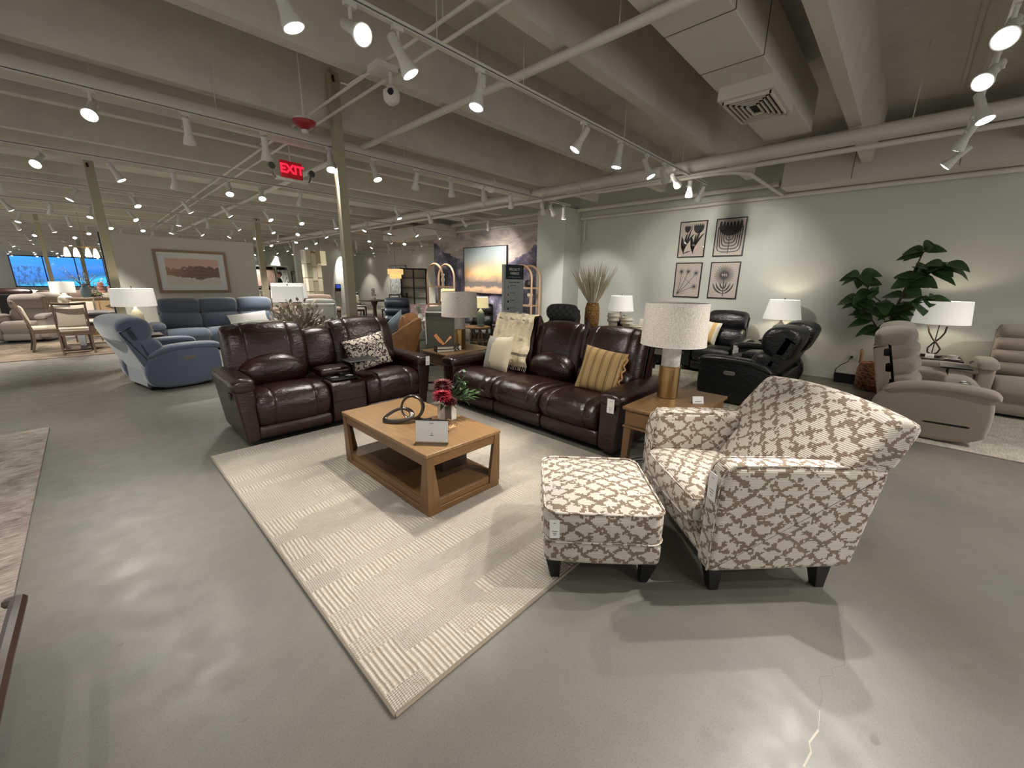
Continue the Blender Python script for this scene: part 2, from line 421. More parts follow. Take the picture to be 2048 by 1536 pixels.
def m_wicker(name, rgb, sc=55):
    t = NT(name); c = lin(rgb); k = t.vor(sc, t.mapping((.6, 1.5, 1))); n = t.noise(30, 3)
    f = t.math('ADD', t.math('MULTIPLY', k, .8), t.math('MULTIPLY', n, .35))
    col = t.ramp(f, [(.2, tuple(min(1, x*1.45) for x in c[:3])), (.5, tuple(c[:3])), (.8, tuple(x*.3 for x in c[:3]))])
    t.base(col, .75); t.bump(t.math('SUBTRACT', 1, k), .9, .01); return t.m
def m_mural():
    """wall-sized print: cloudy dusk sky over misty wooded hills"""
    t = NT('woodland_mural'); sp = t.n('SeparateXYZ', {0: t.uv}); x, z = sp.outputs[0], sp.outputs[1]
    ln = t.noise(.45, 3, .5, t.mapping((1, .0, 0))); bump_ = t.noise(2.6, 4, .6)
    hill = t.math('ADD', t.math('MULTIPLY', t.math('ABSOLUTE', t.math('SUBTRACT', x, 9.5)), .42), t.math('ADD', t.math('MULTIPLY', ln, .4), t.math('ADD', t.math('MULTIPLY', bump_, .6), 1.15)))
    tree = t.math('LESS_THAN', z, hill)
    crown = t.n('TexVoronoi', {'Vector': t.n('VectorMath', {0: t.uv, 1: t.n('VectorMath', {0: t.n('TexNoise', {'Vector': t.uv, 'Scale': 5.0, 'Detail': 4.0}).outputs[1], 1: (.35, .35, 0)}, operation='MULTIPLY').outputs[0]}, operation='ADD').outputs[0], 'Scale': 2.6}, feature='SMOOTH_F1').outputs[0]
    det = t.noise(17, 4, .65); cr = t.math('ADD', t.math('MULTIPLY', crown, .75), t.math('MULTIPLY', det, .45))
    trees = t.ramp(cr, [(.28, lin((176, 172, 182))[:3]), (.42, lin((126, 122, 138))[:3]), (.58, lin((84, 80, 96))[:3]), (.78, lin((52, 49, 62))[:3])])
    cl = t.noise(2.2, 5, .6, t.mapping((.5, 1.5, 1)), 1.0)
    sky = t.ramp(cl, [(.34, lin((136, 128, 130))[:3]), (.5, lin((172, 160, 155))[:3]), (.66, lin((200, 184, 174))[:3])])
    t.base(t.mix(tree, sky, trees), .8, Specular_IOR_Level=.2); return t.m
def m_sunset():
    t = NT('abstract_sunset_canvas'); sp = t.n('SeparateXYZ', {0: t.uv}); z = sp.outputs[1]
    w = t.noise(2.2, 5, .6, t.mapping((1, 1.6, 1)), .8); zz = t.math('ADD', t.math('DIVIDE', z, 1.4), t.math('MULTIPLY', t.math('SUBTRACT', w, .5), .22))
    c = t.ramp(t.math('ADD', zz, .5), [(.0, lin((122, 100, 88))[:3]), (.10, lin((205, 160, 120))[:3]), (.15, lin((84, 76, 74))[:3]), (.23, lin((78, 70, 70))[:3]), (.30, lin((150, 122, 100))[:3]), (.42, lin((226, 176, 116))[:3]), (.56, lin((224, 200, 160))[:3]), (.74, lin((190, 200, 200))[:3]), (1.0, lin((158, 176, 182))[:3])])
    c = t.mix(t.math('MULTIPLY', t.noise(30, 3, .7, t.mapping((1, .5, 1))), .3), c, lin((150, 140, 128))); t.base(c, .7); t.bump(t.noise(60, 3), .2, .003); return t.m
def m_abstract():
    t = NT('abstract_horizon_print'); sp = t.n('SeparateXYZ', {0: t.uv}); x, z = sp.outputs[0], sp.outputs[1]
    w = t.noise(4, 4, .6, t.mapping((.7, 1, 1)), 1.0); w2 = t.noise(9, 4, .6, t.mapping((.25, 2.4, 1)), .5)
    zz = t.math('ADD', z, t.math('MULTIPLY', t.math('SUBTRACT', w, .5), .42)); band = t.math('LESS_THAN', t.math('ABSOLUTE', t.math('ADD', zz, .02)), .115)
    blob = t.math('LESS_THAN', t.math('ADD', t.math('POWER', t.math('ABSOLUTE', t.math('MULTIPLY', t.math('SUBTRACT', x, -.02), 3.2)), 2), t.math('ADD', t.math('ABSOLUTE', t.math('MULTIPLY', z, 1.6)), t.math('MULTIPLY', w, 1.1))), .78)
    m = t.math('MAXIMUM', band, blob)
    dk = t.ramp(t.math('ADD', t.math('MULTIPLY', x, .9), .5), [(.0, lin((172, 136, 118))[:3]), (.42, lin((110, 82, 76))[:3]), (.62, lin((70, 64, 62))[:3]), (1, lin((92, 90, 80))[:3])])
    dk = t.mix(t.math('MULTIPLY', w2, .7), dk, lin((190, 150, 128)))
    bg = t.ramp(t.math('ADD', z, .5), [(.36, lin((226, 214, 204))[:3]), (.5, lin((214, 190, 178))[:3]), (.62, lin((216, 182, 168))[:3])])
    t.base(t.mix(m, bg, dk), .6); return t.m
def m_grey_art(name='ink_wash_canvas'):
    t = NT(name); a = t.noise(3, 6, .7, t.mapping((2.2, .7, 1)), 2.0)
    t.base(t.ramp(a, [(.36, lin((70, 72, 74))[:3]), (.44, lin((150, 152, 154))[:3]), (.54, lin((214, 214, 210))[:3])]), .8); return t.m
CONC = m_concrete(); CEIL = m_ceiling()
WALL = plain('wall_paint', (196, 198, 190), .85, 0, (120, .05, .002), .02, 1.2, Specular_IOR_Level=.2)
WALL2 = plain('warm_wall_paint', (206, 202, 190), .85, 0, (120, .05, .002), .02, 1.2, Specular_IOR_Level=.2)
WHITE = plain('white_enamel', (205, 204, 198), .45, 0, None, .03)
PIPE = plain('painted_pipe', (206, 202, 192), .5, 0, (30, .05, .003), .04)
DUCT = plain('painted_sheet_metal', (208, 203, 192), .55, 0, (3, .12, .02), .04, 2)
CREAMCOL = plain('cream_column_paint', (160, 153, 130), .5, 0, (20, .1, .004), .05)
BLACKM = plain('black_metal', (18, 17, 17), .4, .3)
BLACKW = plain('black_stained_wood', (20, 18, 18), .35, 0, (40, .1, .002))
DARKW = wood('dark_brown_wood', (64, 46, 36), 'u', .4)
OAK = wood('honey_oak', (118, 86, 52), 'u', .38, .32)
OAKV = wood('honey_oak_upright', (112, 82, 50), 'v', .38, .32)
PALEW = wood('pale_oak', (206, 170, 136), 'v', .5, .18)
GREYW = wood('greyed_oak', (104, 86, 70), 'v', .5, .25)
MAROON = leather('maroon_leather', (39, 16, 13), .31, .38)
NAVY = leather('navy_leather', (36, 44, 58), .38, .3)
BLACKL = leather('black_leather', (15, 15, 16), .36, .6)
TANL = leather('tan_leather', (144, 102, 64), .5, .25)
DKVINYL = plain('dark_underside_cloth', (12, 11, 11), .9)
BLUE = fabric('slate_blue_velvet', (86, 98, 116), .75, 60, .14, .5, 5)
GREYF = fabric('warm_grey_fabric', (150, 138, 130), .9, 300, .05, .1)
TAUPE = fabric('taupe_fabric', (150, 138, 128), .9, 300, .05, .1)
OLIVE = fabric('olive_grey_fabric', (96, 94, 84), .9, 300, .05)
MIDG = fabric('mid_grey_fabric', (128, 128, 122), .9, 300, .06)
BROWNF = fabric('brown_fabric', (108, 90, 80), .9, 200, .08)
CREAMF = fabric('cream_fabric', (214, 206, 192), .9, 300, .05)
SEATF = fabric('oatmeal_fabric', (198, 184, 166), .9, 300, .05)
BRASS = plain('brushed_brass', (184, 152, 104), .3, 1.0, (200, .03, .001), .05, 30)
CHROME = plain('chrome', (210, 210, 210), .12, 1.0)
PEWTER = plain('pewter', (84, 78, 72), .32, .9)
def thin_glass(name, tint=(1, 1, 1), haze=.04):
    m = bpy.data.materials.new(name); m.use_nodes = True; t = m.node_tree; t.nodes.clear(); o = t.nodes.new('ShaderNodeOutputMaterial'); mx = t.nodes.new('ShaderNodeMixShader'); tr = t.nodes.new('ShaderNodeBsdfTransparent'); gl = t.nodes.new('ShaderNodeBsdfGlossy'); fr = t.nodes.new('ShaderNodeFresnel')
    tr.inputs[0].default_value = (*tint, 1); gl.inputs['Roughness'].default_value = haze; fr.inputs[0].default_value = 1.45
    t.links.new(fr.outputs[0], mx.inputs[0]); t.links.new(tr.outputs[0], mx.inputs[1]); t.links.new(gl.outputs[0], mx.inputs[2]); t.links.new(mx.outputs[0], o.inputs[0]); return m
PANE = thin_glass('pane_glass'); ACRYL = thin_glass('acrylic_sheet', (.93, .96, .95))
GLASS = plain('clear_acrylic', (235, 238, 238), .05, 0, Transmission_Weight=.9, IOR=1.2)
PAPER = plain('white_card', (226, 226, 224), .6)
INK = plain('printed_ink', (40, 42, 46), .7)
CERAM = plain('cream_ceramic', (222, 214, 194), .45)
SHADEW = plain('white_lamp_shade', (236, 234, 226), .9, 0, None, 0, 6, .35)
SHADEY = plain('warm_lamp_shade', (240, 222, 170), .9, 0, None, 0, 6, .45)
LINEN = m_linen(); MARBLE = m_marble()
IKAT = m_ikat(); DAMASK = m_damask(); CHECK = m_checks()
GLOW = NT('glowing_lamp_face'); GLOW.base((1, 1, 1, 1)); GLOW.b.inputs['Emission Color'].default_value = (1, .95, .85, 1); GLOW.b.inputs['Emission Strength'].default_value = LAMP_FACE; GLOW = GLOW.m
GREEN = plain('green_leaf', (52, 78, 44), .45, 0, (40, .2, .003), .25, 9)
PLANTG = plain('fiddle_leaf', (52, 82, 42), .42, 0, (25, .3, .006), .35, 8)
DRY = plain('dried_stem', (226, 214, 186), .8, 0, None, .15, 20)
BARK = plain('plant_bark', (78, 66, 50), .8)
# ------------------------------------------------------------ the shop shell (X runs right-away, Y runs left-away)
m = MB(); m.box(-7, 14, -5, 50.2, -.12, 0); floor = struct(m, 'floor', CONC)
ZB, ZS = 3.31, 3.97
m = MB(); m.box(-7, 14, -5, 50.2, ZS, ZS+.15); m.box(-7, 8.7, -.055, -.02, ZS-.02, ZS+.01); ceil = struct(m, 'ceiling', CEIL)
for k in range(-3, 33):
    y = .757+1.524*k
    w0, w1 = (.06, .11)
    if k == 6: w0, w1 = (.26, .3)        # the wide girder
    m = MB(); m.prism([(y-w0, ZB), (y+w0, ZB), (y+w1, ZS), (y-w1, ZS)], -7, 8.19 if y < 11 else 12.45, 'x')
    o = m.obj('beam', CEIL, ceil)
m = MB(); m.box(8.8, 9.0, -5, 12.3, 0, ZS); struct(m, 'wall_right', WALL)
m = MB(); m.box(8.12, 8.8, 6.1, 6.95, 0, 3.28); struct(m, 'trim_1', WALL)                     # the white pier
m = MB(); m.box(8.9, 12.7, 12.1, 12.3, 0, ZS); struct(m, 'wall_recess_side', WALL)
m = MB(); m.box(12.5, 12.7, 12.3, 34, 0, ZS); struct(m, 'wall_recess', WALL2)
m = MB(); m.box(8.0, 12.7, 28, 28.2, 0, ZS); struct(m, 'wall_recess_end', WALL2)
m = MB(); m.box(6.5, 8.66, 19.2, 19.45, 0, 3.2); struct(m, 'wall_divider', WALL)
m = MB(); m.box(6.48, 8.68, 19.17, 19.2, 0, .14); struct(m, 'baseboard_divider', WHITE)
m = MB(); m.box(8.3, 12.7, 33.8, 34, 0, ZS); m.box(4.6, 9.0, 27.0, 27.2, 0, ZS); struct(m, 'wall_reception', WALL)
m = MB(); m.box(8.79, 8.8, -5, 6.1, 0, .11); struct(m, 'baseboard_right', WALL)
m = MB(); m.box(8.776, 8.799, 6.96, 12.3, 0.02, 3.05)
mm = MB()
mo = m.obj('wallpaper_mural', m_mural()); tag(mo, 'wall-sized purple-grey mural of wooded hills behind the framed sunset canvas', 'mural')
m = MB(); m.box(-7, -3.7, 50, 50.2, 0, ZS); m.box(1.5, 14, 50, 50.2, 0, ZS); m.box(-3.7, 1.5, 50, 50.2, 0, .65); m.box(-3.7, 1.5, 50, 50.2, 3.0, ZS); struct(m, 'wall_far', WALL)
# shopfront window in the far wall: dusk light outside, a canopy and a lit parking structure
t = NT('dusk_daylight'); sp = t.n('SeparateXYZ', {0: t.uv}); x, z = sp.outputs[0], sp.outputs[1]
bands = t.math('ADD', t.math('MULTIPLY', x, -.16), z)
c = t.ramp(t.math('MULTIPLY', t.math('ADD', bands, .6), .25), [(.0, lin((20, 150, 225))[:3]), (.42, lin((60, 190, 250))[:3]), (.50, lin((50, 110, 170))[:3]), (.62, lin((40, 120, 215))[:3]), (1, lin((60, 150, 240))[:3])], 'LINEAR')
tr = t.math('GREATER_THAN', t.noise(3.2, 6, .75, t.mapping((1.6, .7, 1))), .52)
lm = t.math('MULTIPLY', t.math('LESS_THAN', x, -2.2), t.math('LESS_THAN', z, 2.3))
c = t.mix(t.math('MULTIPLY', t.math('MULTIPLY', tr, lm), .75), c, lin((20, 70, 110)))
t.base((0, 0, 0, 1), .9); t.link(c, t.b.inputs['Emission Color']); t.b.inputs['Emission Strength'].default_value = 1.5
m = MB(); m.box(-6, 4, 52.2, 52.3, 0, 4); o = m.obj('street_backdrop', t.m); tag(o, 'blue dusk street scene seen through the far shop window', 'street view', kind='structure')
m = MB(); m.box(-3.7, 1.5, 50.05, 50.09, .65, 3.0); win = struct(m, 'window_1', PANE)
m = MB()
for xx in (-3.7, -2.0, -.25, 1.42): m.box(xx, xx+.07, 50.0, 50.12, .65, 3.0)
m.box(-3.7, 1.5, 50.0, 50.12, .62, .7); m.box(-3.7, 1.5, 50.0, 50.12, 2.95, 3.03)
m.obj('window_frame', plain('blue_grey_frame', (70, 90, 130), .4), win)
# partition with its dark end strip
m = MB(); m.box(.43, 3.2, 12.4, 12.55, 0, 2.43); struct(m, 'wall_partition', WALL2)
m = MB(); m.box(.37, .43, 12.36, 12.56, 0, 2.44); struct(m, 'trim_2', BLACKW)
# floor joints (thin saw cuts) and a crack
m = MB(); m.box(-7, 3, 6.10, 6.112, 0, .0006); m.box(-7, 8.8, 8.05, 8.06, 0, .0006); m.box(-7, 8.8, 14.2, 14.206, 0, .0006)
pts = [(1.658,-.051), (1.748,-.048), (1.80,-.03), (1.819,-.031), (1.87,-.07), (1.90,-.06), (1.963,-.099), (2.03,-.085), (2.088,-.089), (2.16,-.05), (2.23,-.039), (2.32,-.06), (2.417,-.05)]
for a, b in zip(pts, pts[1:]):
    dx, dy = b[0]-a[0], b[1]-a[1]; l = math.hypot(dx, dy); nx, ny = -dy/l*.0009, dx/l*.0009
    m.add([(a[0]-nx, a[1]-ny, .0005), (a[0]+nx, a[1]+ny, .0005), (b[0]+nx, b[1]+ny, .0005), (b[0]-nx, b[1]-ny, .0005)], [(0, 1, 2, 3)])
m.obj('floor_joint', plain('joint_filler', (98, 92, 84), .8), floor)
m = MB()
for a, b, w_ in (((1.391, -.04), (1.461, -.051), .006), ((1.461, -.051), (1.493, -.041), .004), ((1.493, -.041), (1.567, -.058), .006), ((1.567, -.058), (1.658, -.051), .0015)):
    dx, dy = b[0]-a[0], b[1]-a[1]; l = math.hypot(dx, dy); nx, ny = -dy/l*w_*.5, dx/l*w_*.5
    m.add([(a[0]-nx, a[1]-ny, .0005), (a[0]+nx, a[1]+ny, .0005), (b[0]+nx, b[1]+ny, .0005), (b[0]-nx, b[1]-ny, .0005)], [(0, 1, 2, 3)])
m.obj('crack_filler', plain('pale_filler', (178, 172, 160), .7), floor)
for sx_, sy_, r_ in ((1.639, 1.454, 0), (1.319, .671, .022), (1.258, .552, .012), (1.148, .71, .008), (.139, 1.444, .010), (1.668, -.207, .016), (.803, .857, .008), (-.155, 2.18, .012), (1.12, .84, .007), (.62, .62, .01)):
    if r_: m = MB(); m.add([(sx_+r_*math.cos(a_)*(1.3+.2*math.sin(3*a_)), sy_+r_*math.sin(a_)*.8, .0005) for a_ in [2*PI*k/14 for k in range(14)]], [tuple(range(14))]); m.obj('floor_stain', plain('stain', (100, 96, 90), .6), floor)

# ------------------------------------------------------------ overhead services
def pipe_run(name, label, pts, r, mt=PIPE, collars=(), cat='pipe', group=None, hang=()):
    m = MB(); m.tube(pts, r, 14); o = m.obj(name, mt); tag(o, label, cat, group)
    p0, p1 = Vector(pts[0]), Vector(pts[-1])
    for c in collars:
        q = p0.lerp(p1, c); d = (p1-p0).normalized()*.03
        k = MB(); k.cyl(q-d, q+d, r*1.22, n=14); k.obj('collar', mt, o)
    for c in hang:
        q = p0.lerp(p1, c); k = MB(); k.cyl(q+Vector((0, 0, r*.9)), (q.x, q.y, ZS), .005, n=6); k.obj('hanger_rod', PIPE, o)
    return o
pipe_run('main_pipe', 'thick painted pipe running below the beam ends in front of the duct', [(6.33, -4.8, 3.2), (6.33, 26, 3.2)], .083, collars=(.12, .3, .38, .5, .62), hang=(.165, .22, .28, .33, .4))
pipe_run('branch_pipe', 'thin painted pipe clamped just under the thick main pipe', [(6.28, -4.8, 3.06), (6.28, 24, 3.06)], .028, collars=(.3, .45))
pipe_run('cross_pipe', 'fat painted pipe running along the beams beside the second light track', [(-6.8, 5.62, 3.2), (6.2, 5.62, 3.2)], .10, collars=(.5, .93), hang=(.3, .55, .7, .8, .9))
pipe_run('sprinkler_pipe', 'sprinkler pipe crossing beneath the beams and the square duct', [(2.87, -4.8, 3.25), (2.87, 22, 3.25)], .036, collars=(.16, .2, .285, .4), hang=(.19, .245, .3))
pipe_run('conduit', 'slim conduit above the dome camera, left of a twin', [(2.02, -4.8, 3.29), (2.02, 20, 3.29)], .014, hang=(.3,))
pipe_run('conduit', 'slim conduit above the dome camera, right of its twin', [(2.16, -4.8, 3.27), (2.16, 20, 3.27)], .014)
pipe_run('wall_pipe', 'thin pipe running along the very top of the right wall', [(8.7, -4.8, 3.07), (8.7, 6.05, 3.07)], .035, collars=(.75,))
pipe_run('wall_pipe', 'pipe with couplings above the thin pipe over the right wall', [(8.55, 1.9, 3.25), (8.55, 6.05, 3.25)], .045, collars=(.3, .62, .85))
pipe_run('wall_pipe', 'thin pipe along the top of the mural wall', [(8.68, 7, 3.1), (8.68, 10.9, 3.1)], .035)
pipe_run('wall_pipe', 'thicker pipe above the mural wall', [(8.5, 7, 3.28), (8.5, 10.9, 3.28)], .05)
m = MB(); m.tube([(6.26, 4.1, 3.03), (6.26, 2.5, 3.03), (6.27, 2.2, 3.03), (6.36, 1.98, 3.03), (6.6, 1.85, 3.04), (8.1, 1.85, 3.06), (8.6, 1.85, 3.07)], .024, 10); tag(m.obj('bent_conduit', PIPE), 'conduit that bends from the main pipe towards the right wall', 'conduit')
m = MB(); m.tube([(8.72, 5.95, 3.05), (8.72, 5.95, 2.55), (8.72, 6.0, 2.52)], .014, 8); tag(m.obj('drop_pipe', PIPE), 'short hooked pipe dropping beside the white pier', 'pipe')
m = MB()
m.prism([(1.14, 3.30), (1.62, 3.30), (1.62, 3.74), (1.14, 3.74)], -2, 6.2, 'x'); d1 = m.obj('square_duct', DUCT, bevel=.006); tag(d1, 'painted rectangular duct between the beams with a diffuser under it', 'duct')
for x in (1.45, 2.4, 3.25, 3.98): m = MB(); m.box(x, x+.004, 1.135, 1.625, 3.296, 3.745); m.obj('duct_seam', plain('seam_dark', (92, 88, 80), .8), d1)  # thin dark line along each duct seam
m = MB(); m.box(4.34, 5.06, 1.12, 1.58, 3.19, 3.31); d2 = m.obj('air_diffuser', DUCT, bevel=.004); tag(d2, 'square louvred air diffuser under the rectangular duct', 'air vent')
m = MB()
for i in range(5):
    a = .035+i*.036; x0, x1, y0, y1 = 4.34+a*1.25, 5.06-a*1.25, 1.12+a, 1.58-a; w = .012
    for (p, q, r_, s_) in ((x0, x1, y0, y0+w), (x0, x1, y1-w, y1), (x0, x0+w, y0, y1), (x1-w, x1, y0, y1)): m.box(p, q, r_, s_, 3.165, 3.192)
m.obj('louvre', DUCT, d2)
m = MB(); m.box(4.40, 5.0, 1.16, 1.54, 3.186, 3.19); m.obj('vent_throat', plain('vent_dark', (40, 38, 36), .9), d2)
m = MB(); m.box(8.2, 8.78, -4.9, 1.80, 3.115, 3.50); o = m.obj('box_duct', DUCT, bevel=.005); tag(o, 'long boxed duct above the right wall behind the thick pipe', 'duct')
for y in (-.2, .9): m = MB(); m.box(8.195, 8.2, y, y+.006, 3.115, 3.50); m.obj('duct_seam', MATS['seam_dark'], o)
m = MB(); m.box(7.9, 8.75, 10.95, 14.2, 2.95, 3.30); o = m.obj('box_duct', DUCT, bevel=.005); tag(o, 'boxed duct hanging above the left end of the mural', 'duct')
# cream posts
def post(x, y, w, h, label):
    m = MB(); m.box(-w/2, w/2, -w/2, w/2, 0, h); o = m.obj('support_post', CREAMCOL, loc=(x, y, 0), bevel=.006); tag(o, label, 'post')
    k = MB(); k.cyl((-.02, -w/2-.012, h-.1), (-.02, -w/2+.002, h-.04), .014, n=8); k.obj('bolt', BLACKM, o)
post(2.36, 5.16, .105, 3.82, 'cream square post rising behind the maroon loveseat')
post(.37, 9.72, .115, ZB, 'cream post standing beside the dark end of the white partition')
post(-.70, 20.1, .10, ZS, 'slim cream post among the far dining furniture')
post(.15, 30.0, .15, ZS, 'thin pale post near the blue window')
post(3.95, 14.6, .15, ZB, 'cream post top showing above the white partition')
# exit sign
e = thing('exit_sign', 'red lit EXIT sign with two round emergency lamps hanging from the ceiling', 'exit sign', (2.03, 5.80, 2.86), math.radians(6))
RED = plain('lit_red_plastic', (255, 30, 60), .5, 0, None, 0, 6, 1.6); m = MB(); m.box(-.13, .13, -.02, .02, -.095, .095); m.obj('housing', plain('red_face', (150, 12, 24), .4, 0, None, 0, 6, .35), e, bevel=.004)
text('EXIT', .14, e, (0, -.024, 0), (PI/2, 0, 0), RED, ext=.002, bold=.004)
m = MB(); m.box(-.19, .19, -.025, .025, -.135, -.105); m.obj('lamp_bar', PIPE, e)
for sx in (-1, 1):
    m = MB(); m.tube([(sx*.18, 0, -.12), (sx*.22, 0, -.09), (sx*.24, 0, -.02)], .008, 6); m.cyl((sx*.24, .02, .0), (sx*.24, -.04, .0), .03, .04, 14); m.obj('emergency_lamp', plain('grey_reflector', (90, 90, 88), .3, .6), e)
m = MB(); m.cyl((0, 0, .1), (0, 0, 1.1), .006, n=6); m.obj('hanger', PIPE, e)
# dome camera with junction boxes, and the red alarm
c = thing('dome_camera', 'white dome security camera hanging under the conduits', 'security camera', (2.06, 3.42, 3.05))
m = MB(); m.lathe([(.0, .07), (.035, .07), (.04, .05), (.066, .035), (.07, .0), (.060, -.04), (.035, -.062), (0, -.07)], 20); m.obj('dome', WHITE, c)
m = MB(); m.cyl((-.025, -.04, .02), (-.046, -.062, .005), .024, n=14); m.obj('lens', BLACKM, c)
m = MB(); m.cyl((0, 0, .06), (0, 0, .18), .015, n=8); m.box(-.13, .05, -.04, .14, .17, .22); m.tube([(0, 0, .15), (-.02, .1, .2), (-.15, .2, .16), (-.2, .36, .12), (-.17, .55, .2)], .006, 6); m.obj('junction_box', WHITE, c)
a = thing('fire_alarm', 'red and white round fire alarm strobe under the conduits', 'alarm', (1.85, 4.78, 3.07))
m = MB(); m.lathe([(.07, .085), (.085, .08), (.09, .05)], 20); m.cyl((0, 0, .08), (0, 0, .22), .012, n=10); m.cyl((0, 0, .2), (0, 0, .9), .008, n=6); m.obj('base', WHITE, a)
m = MB(); m.lathe([(.0, .055), (.11, .05), (.105, .02), (.05, -.01), (.03, -.03), (0, -.035)], 24); m.obj('strobe', plain('alarm_red', (150, 24, 34), .4), a)
m = MB(); m.lathe([(.0, -.03), (.035, -.03), (.03, -.06), (0, -.065)], 14); m.obj('flash_lens', WHITE, a)

# ------------------------------------------------------------ track lighting
TZ = 3.06
proto = thing('track_spotlight', 'x', 'spotlight', (0, 0, -20), 0, None)
m = MB(); m.box(-.035, .035, -.016, .016, -.025, .0); m.cyl((0, 0, -.02), (0, 0, -.085), .011, n=10); m.obj('track_adapter', WHITE, proto)
hm = MB(); hm.lathe([(0, .085), (.026, .085), (.030, .078), (.031, -.050), (.034, -.052), (.040, -.080), (.056, -.130), (.0565, -.145), (.05, -.145), (.05, -.14), (0, -.14)], 20)
hm.cyl((-.031, 0, 0), (-.045, 0, 0), .012, n=8)
hd = hm.obj('lamp_housing', WHITE, proto, (0, 0, -.12))
bm_ = MB(); bm_.lathe([(0, -.137), (.05, -.1405), (.047, -.147), (.02, -.151), (0, -.152)], 20); bm_.obj('glowing_lamp', GLOW, hd)
bo = MB(); bo.lathe([(0, -.137), (.05, -.1405), (.047, -.147), (.02, -.151), (0, -.152)], 20); bofm = bo.mesh('unlit_lamp', WHITE)
def spot(x, y, aim, label, group=None, power=1.0, lit=True, z=TZ, size=62, colr=(1, .95, .87)):
    """aim = the direction the lamp looks"""
    r = copy_tree(proto, (x, y, z), 0, label, group)
    if not group and 'group' in r: del r['group']
    d = Vector(aim).normalized(); q = d.to_track_quat('-Z', 'Y')
    for ch in r.children:
        if ch.name.startswith('lamp_housing'):
            ch.rotation_euler = q.to_euler()
            if not lit:
                for g in ch.children: g.data = bofm
            elif power > 0:
                key = (round(power, 2), size)
                if key not in LD:
                    L = bpy.data.lights.new('spot_beam', 'SPOT'); L.energy = SPOT_W*power; L.spot_size = math.radians(size); L.spot_blend = .55
                    L.shadow_soft_size = .022; L.color = colr; LD[key] = L
                lo = bpy.data.objects.new('spot_beam', LD[key]); COL.objects.link(lo); lo.parent = ch; lo.location = (0, 0, -.165)
    return r
LD = {}
def track(y, x0, x1, label, hang=()):
    o = thing('light_track', label, 'light track', (x0, y, TZ))
    m = MB(); m.box(0, x1-x0, -.018, .018, 0, .035); m.obj('rail', WHITE, o)
    m = MB(); m.box(0.02, x1-x0-.02, -.0195, -.017, .008, .016); m.obj('slot', plain('slot_dark', (96, 93, 88), .8), o)
    for h in hang:
        m = MB(); m.cyl((h-x0, 0, .03), (h-x0, 0, ZS-TZ), .003, n=5); m.obj('hanger_wire', PIPE, o)
track(-.15, -4.8, 7.75, 'nearest white light track at upper right, running toward the right wall', (1, 3.4, 6.2))
track(2.55, -4.8, 7.0, 'white light track above the coffee table, ending near the botanical prints', (1.9, 2.75, 4.4, 6))
track(5.25, -4.8, 7.12, 'white light track above the maroon loveseat, passing the red alarm', (1.2, 3.3, 5))
track(8.0, -4.8, 8.4, 'white light track beyond the EXIT sign', (0, 3, 6))
AIM = {'cam': (-.75, -.55, -.75)}
# track nearest the camera on the right
for x, a, p, l in ((3.74, (-.80, .12, -.66), 2.2, 'large glowing spotlight in the top right corner of the photo'),
                   (4.36, (-.74, .30, -.66), 1.3, 'glowing spotlight just below the top right corner one'),
                   (5.05, (-.25, -.35, -1), 1.5, 'white spotlight seen from behind on the right-hand track'),
                   (5.85, (.35, .35, -.8), .8, 'white spotlight with a slanting lit face, on the right-hand track over the thick pipe'),
                   (6.70, (.1, .7, -.75), .9, 'lowest glowing spotlight of the right-hand track')):
    spot(x, -.15, a, l, None, p)
for x, a, p in ((2.78, (-.48, .42, -1), 2.6), (1.5, (.1, .1, -1), .12), (.2, (-.1, .3, -1), .7), (-1.2, (.2, .3, -1), 1.0)):  # first follows the ottoman's shadow; the others added unseen to light the foreground
    spot(x, -.15, a, 'unseen white spotlight on the right-hand track above the camera', 'spotlights above the camera', p)
track(-2.85, -4.8, 7.75, 'unseen white light track added behind the camera')  # unseen track and lamps, added to brighten the floor and armchair front
for x, a, p in ((5.4, (-.40, .80, -1), 2.2), (4.2, (-.35, .80, -1), 1.8), (3.0, (-.3, .8, -1), 1.0), (1.2, (.2, .5, -1), .9), (6.6, (.3, .5, -1), 1.4)):
    spot(x, -2.85, a, 'unseen white spotlight added on the track behind the camera', 'spotlights above the camera', p, size=75)
A = ((.93, (.30, -.16, -.9), 1.0, 'spotlight tilted to the right at the top edge, leftmost of its track'),
     (1.30, (.02, -.80, -.50), .8, 'big round glowing spotlight facing the viewer at the top of the photo'),
     (1.60, (.42, -.28, -.90), 1.0, 'spotlight tilted right beside the big glowing one, over the dome camera'),
     (2.28, (-.30, .0, -1), 2.6, 'glowing spotlight hanging where the sprinkler pipe crosses the track'),
     (3.62, (-.35, .35, -.8), 1.1, 'spotlight turned left on the coffee table track, above the white pier'),
     (4.32, (-.10, .12, -1), 1.2, 'spotlight pointing down right of the one turned left'),
     (4.97, (.10, -.5, -1), .9, 'spotlight with hidden face, before the pair near the track end'),
     (5.45, (.93, .15, -.36), 1.5, 'left spotlight of the close pair aimed at the botanical prints'),
     (5.80, (.93, -.02, -.40), 1.3, 'right spotlight of the close pair aimed at the botanical prints'),
     (6.35, (.6, .2, -1), .8, 'second last spotlight at the right end of the coffee table track'),
     (6.82, (.3, .5, -1), .7, 'last spotlight at the right end of the coffee table track'))
for x, a, p, l in A: spot(x, 2.55, a, l, None, p)
for x in (-.7, -1.6): spot(x, 5.25, (-.25, .2, -1), 'unseen white spotlight added at the left end of the second track', 'spotlights out of frame left', .6)  # unseen lamps added to brighten the far left floor
for x in (-1.1, -2.1): spot(x, 8.0, (.3, -.2, -1), 'unseen white spotlight added at the left end of the third track', 'spotlights out of frame left', 1.2)  # also unseen, added for the left floor
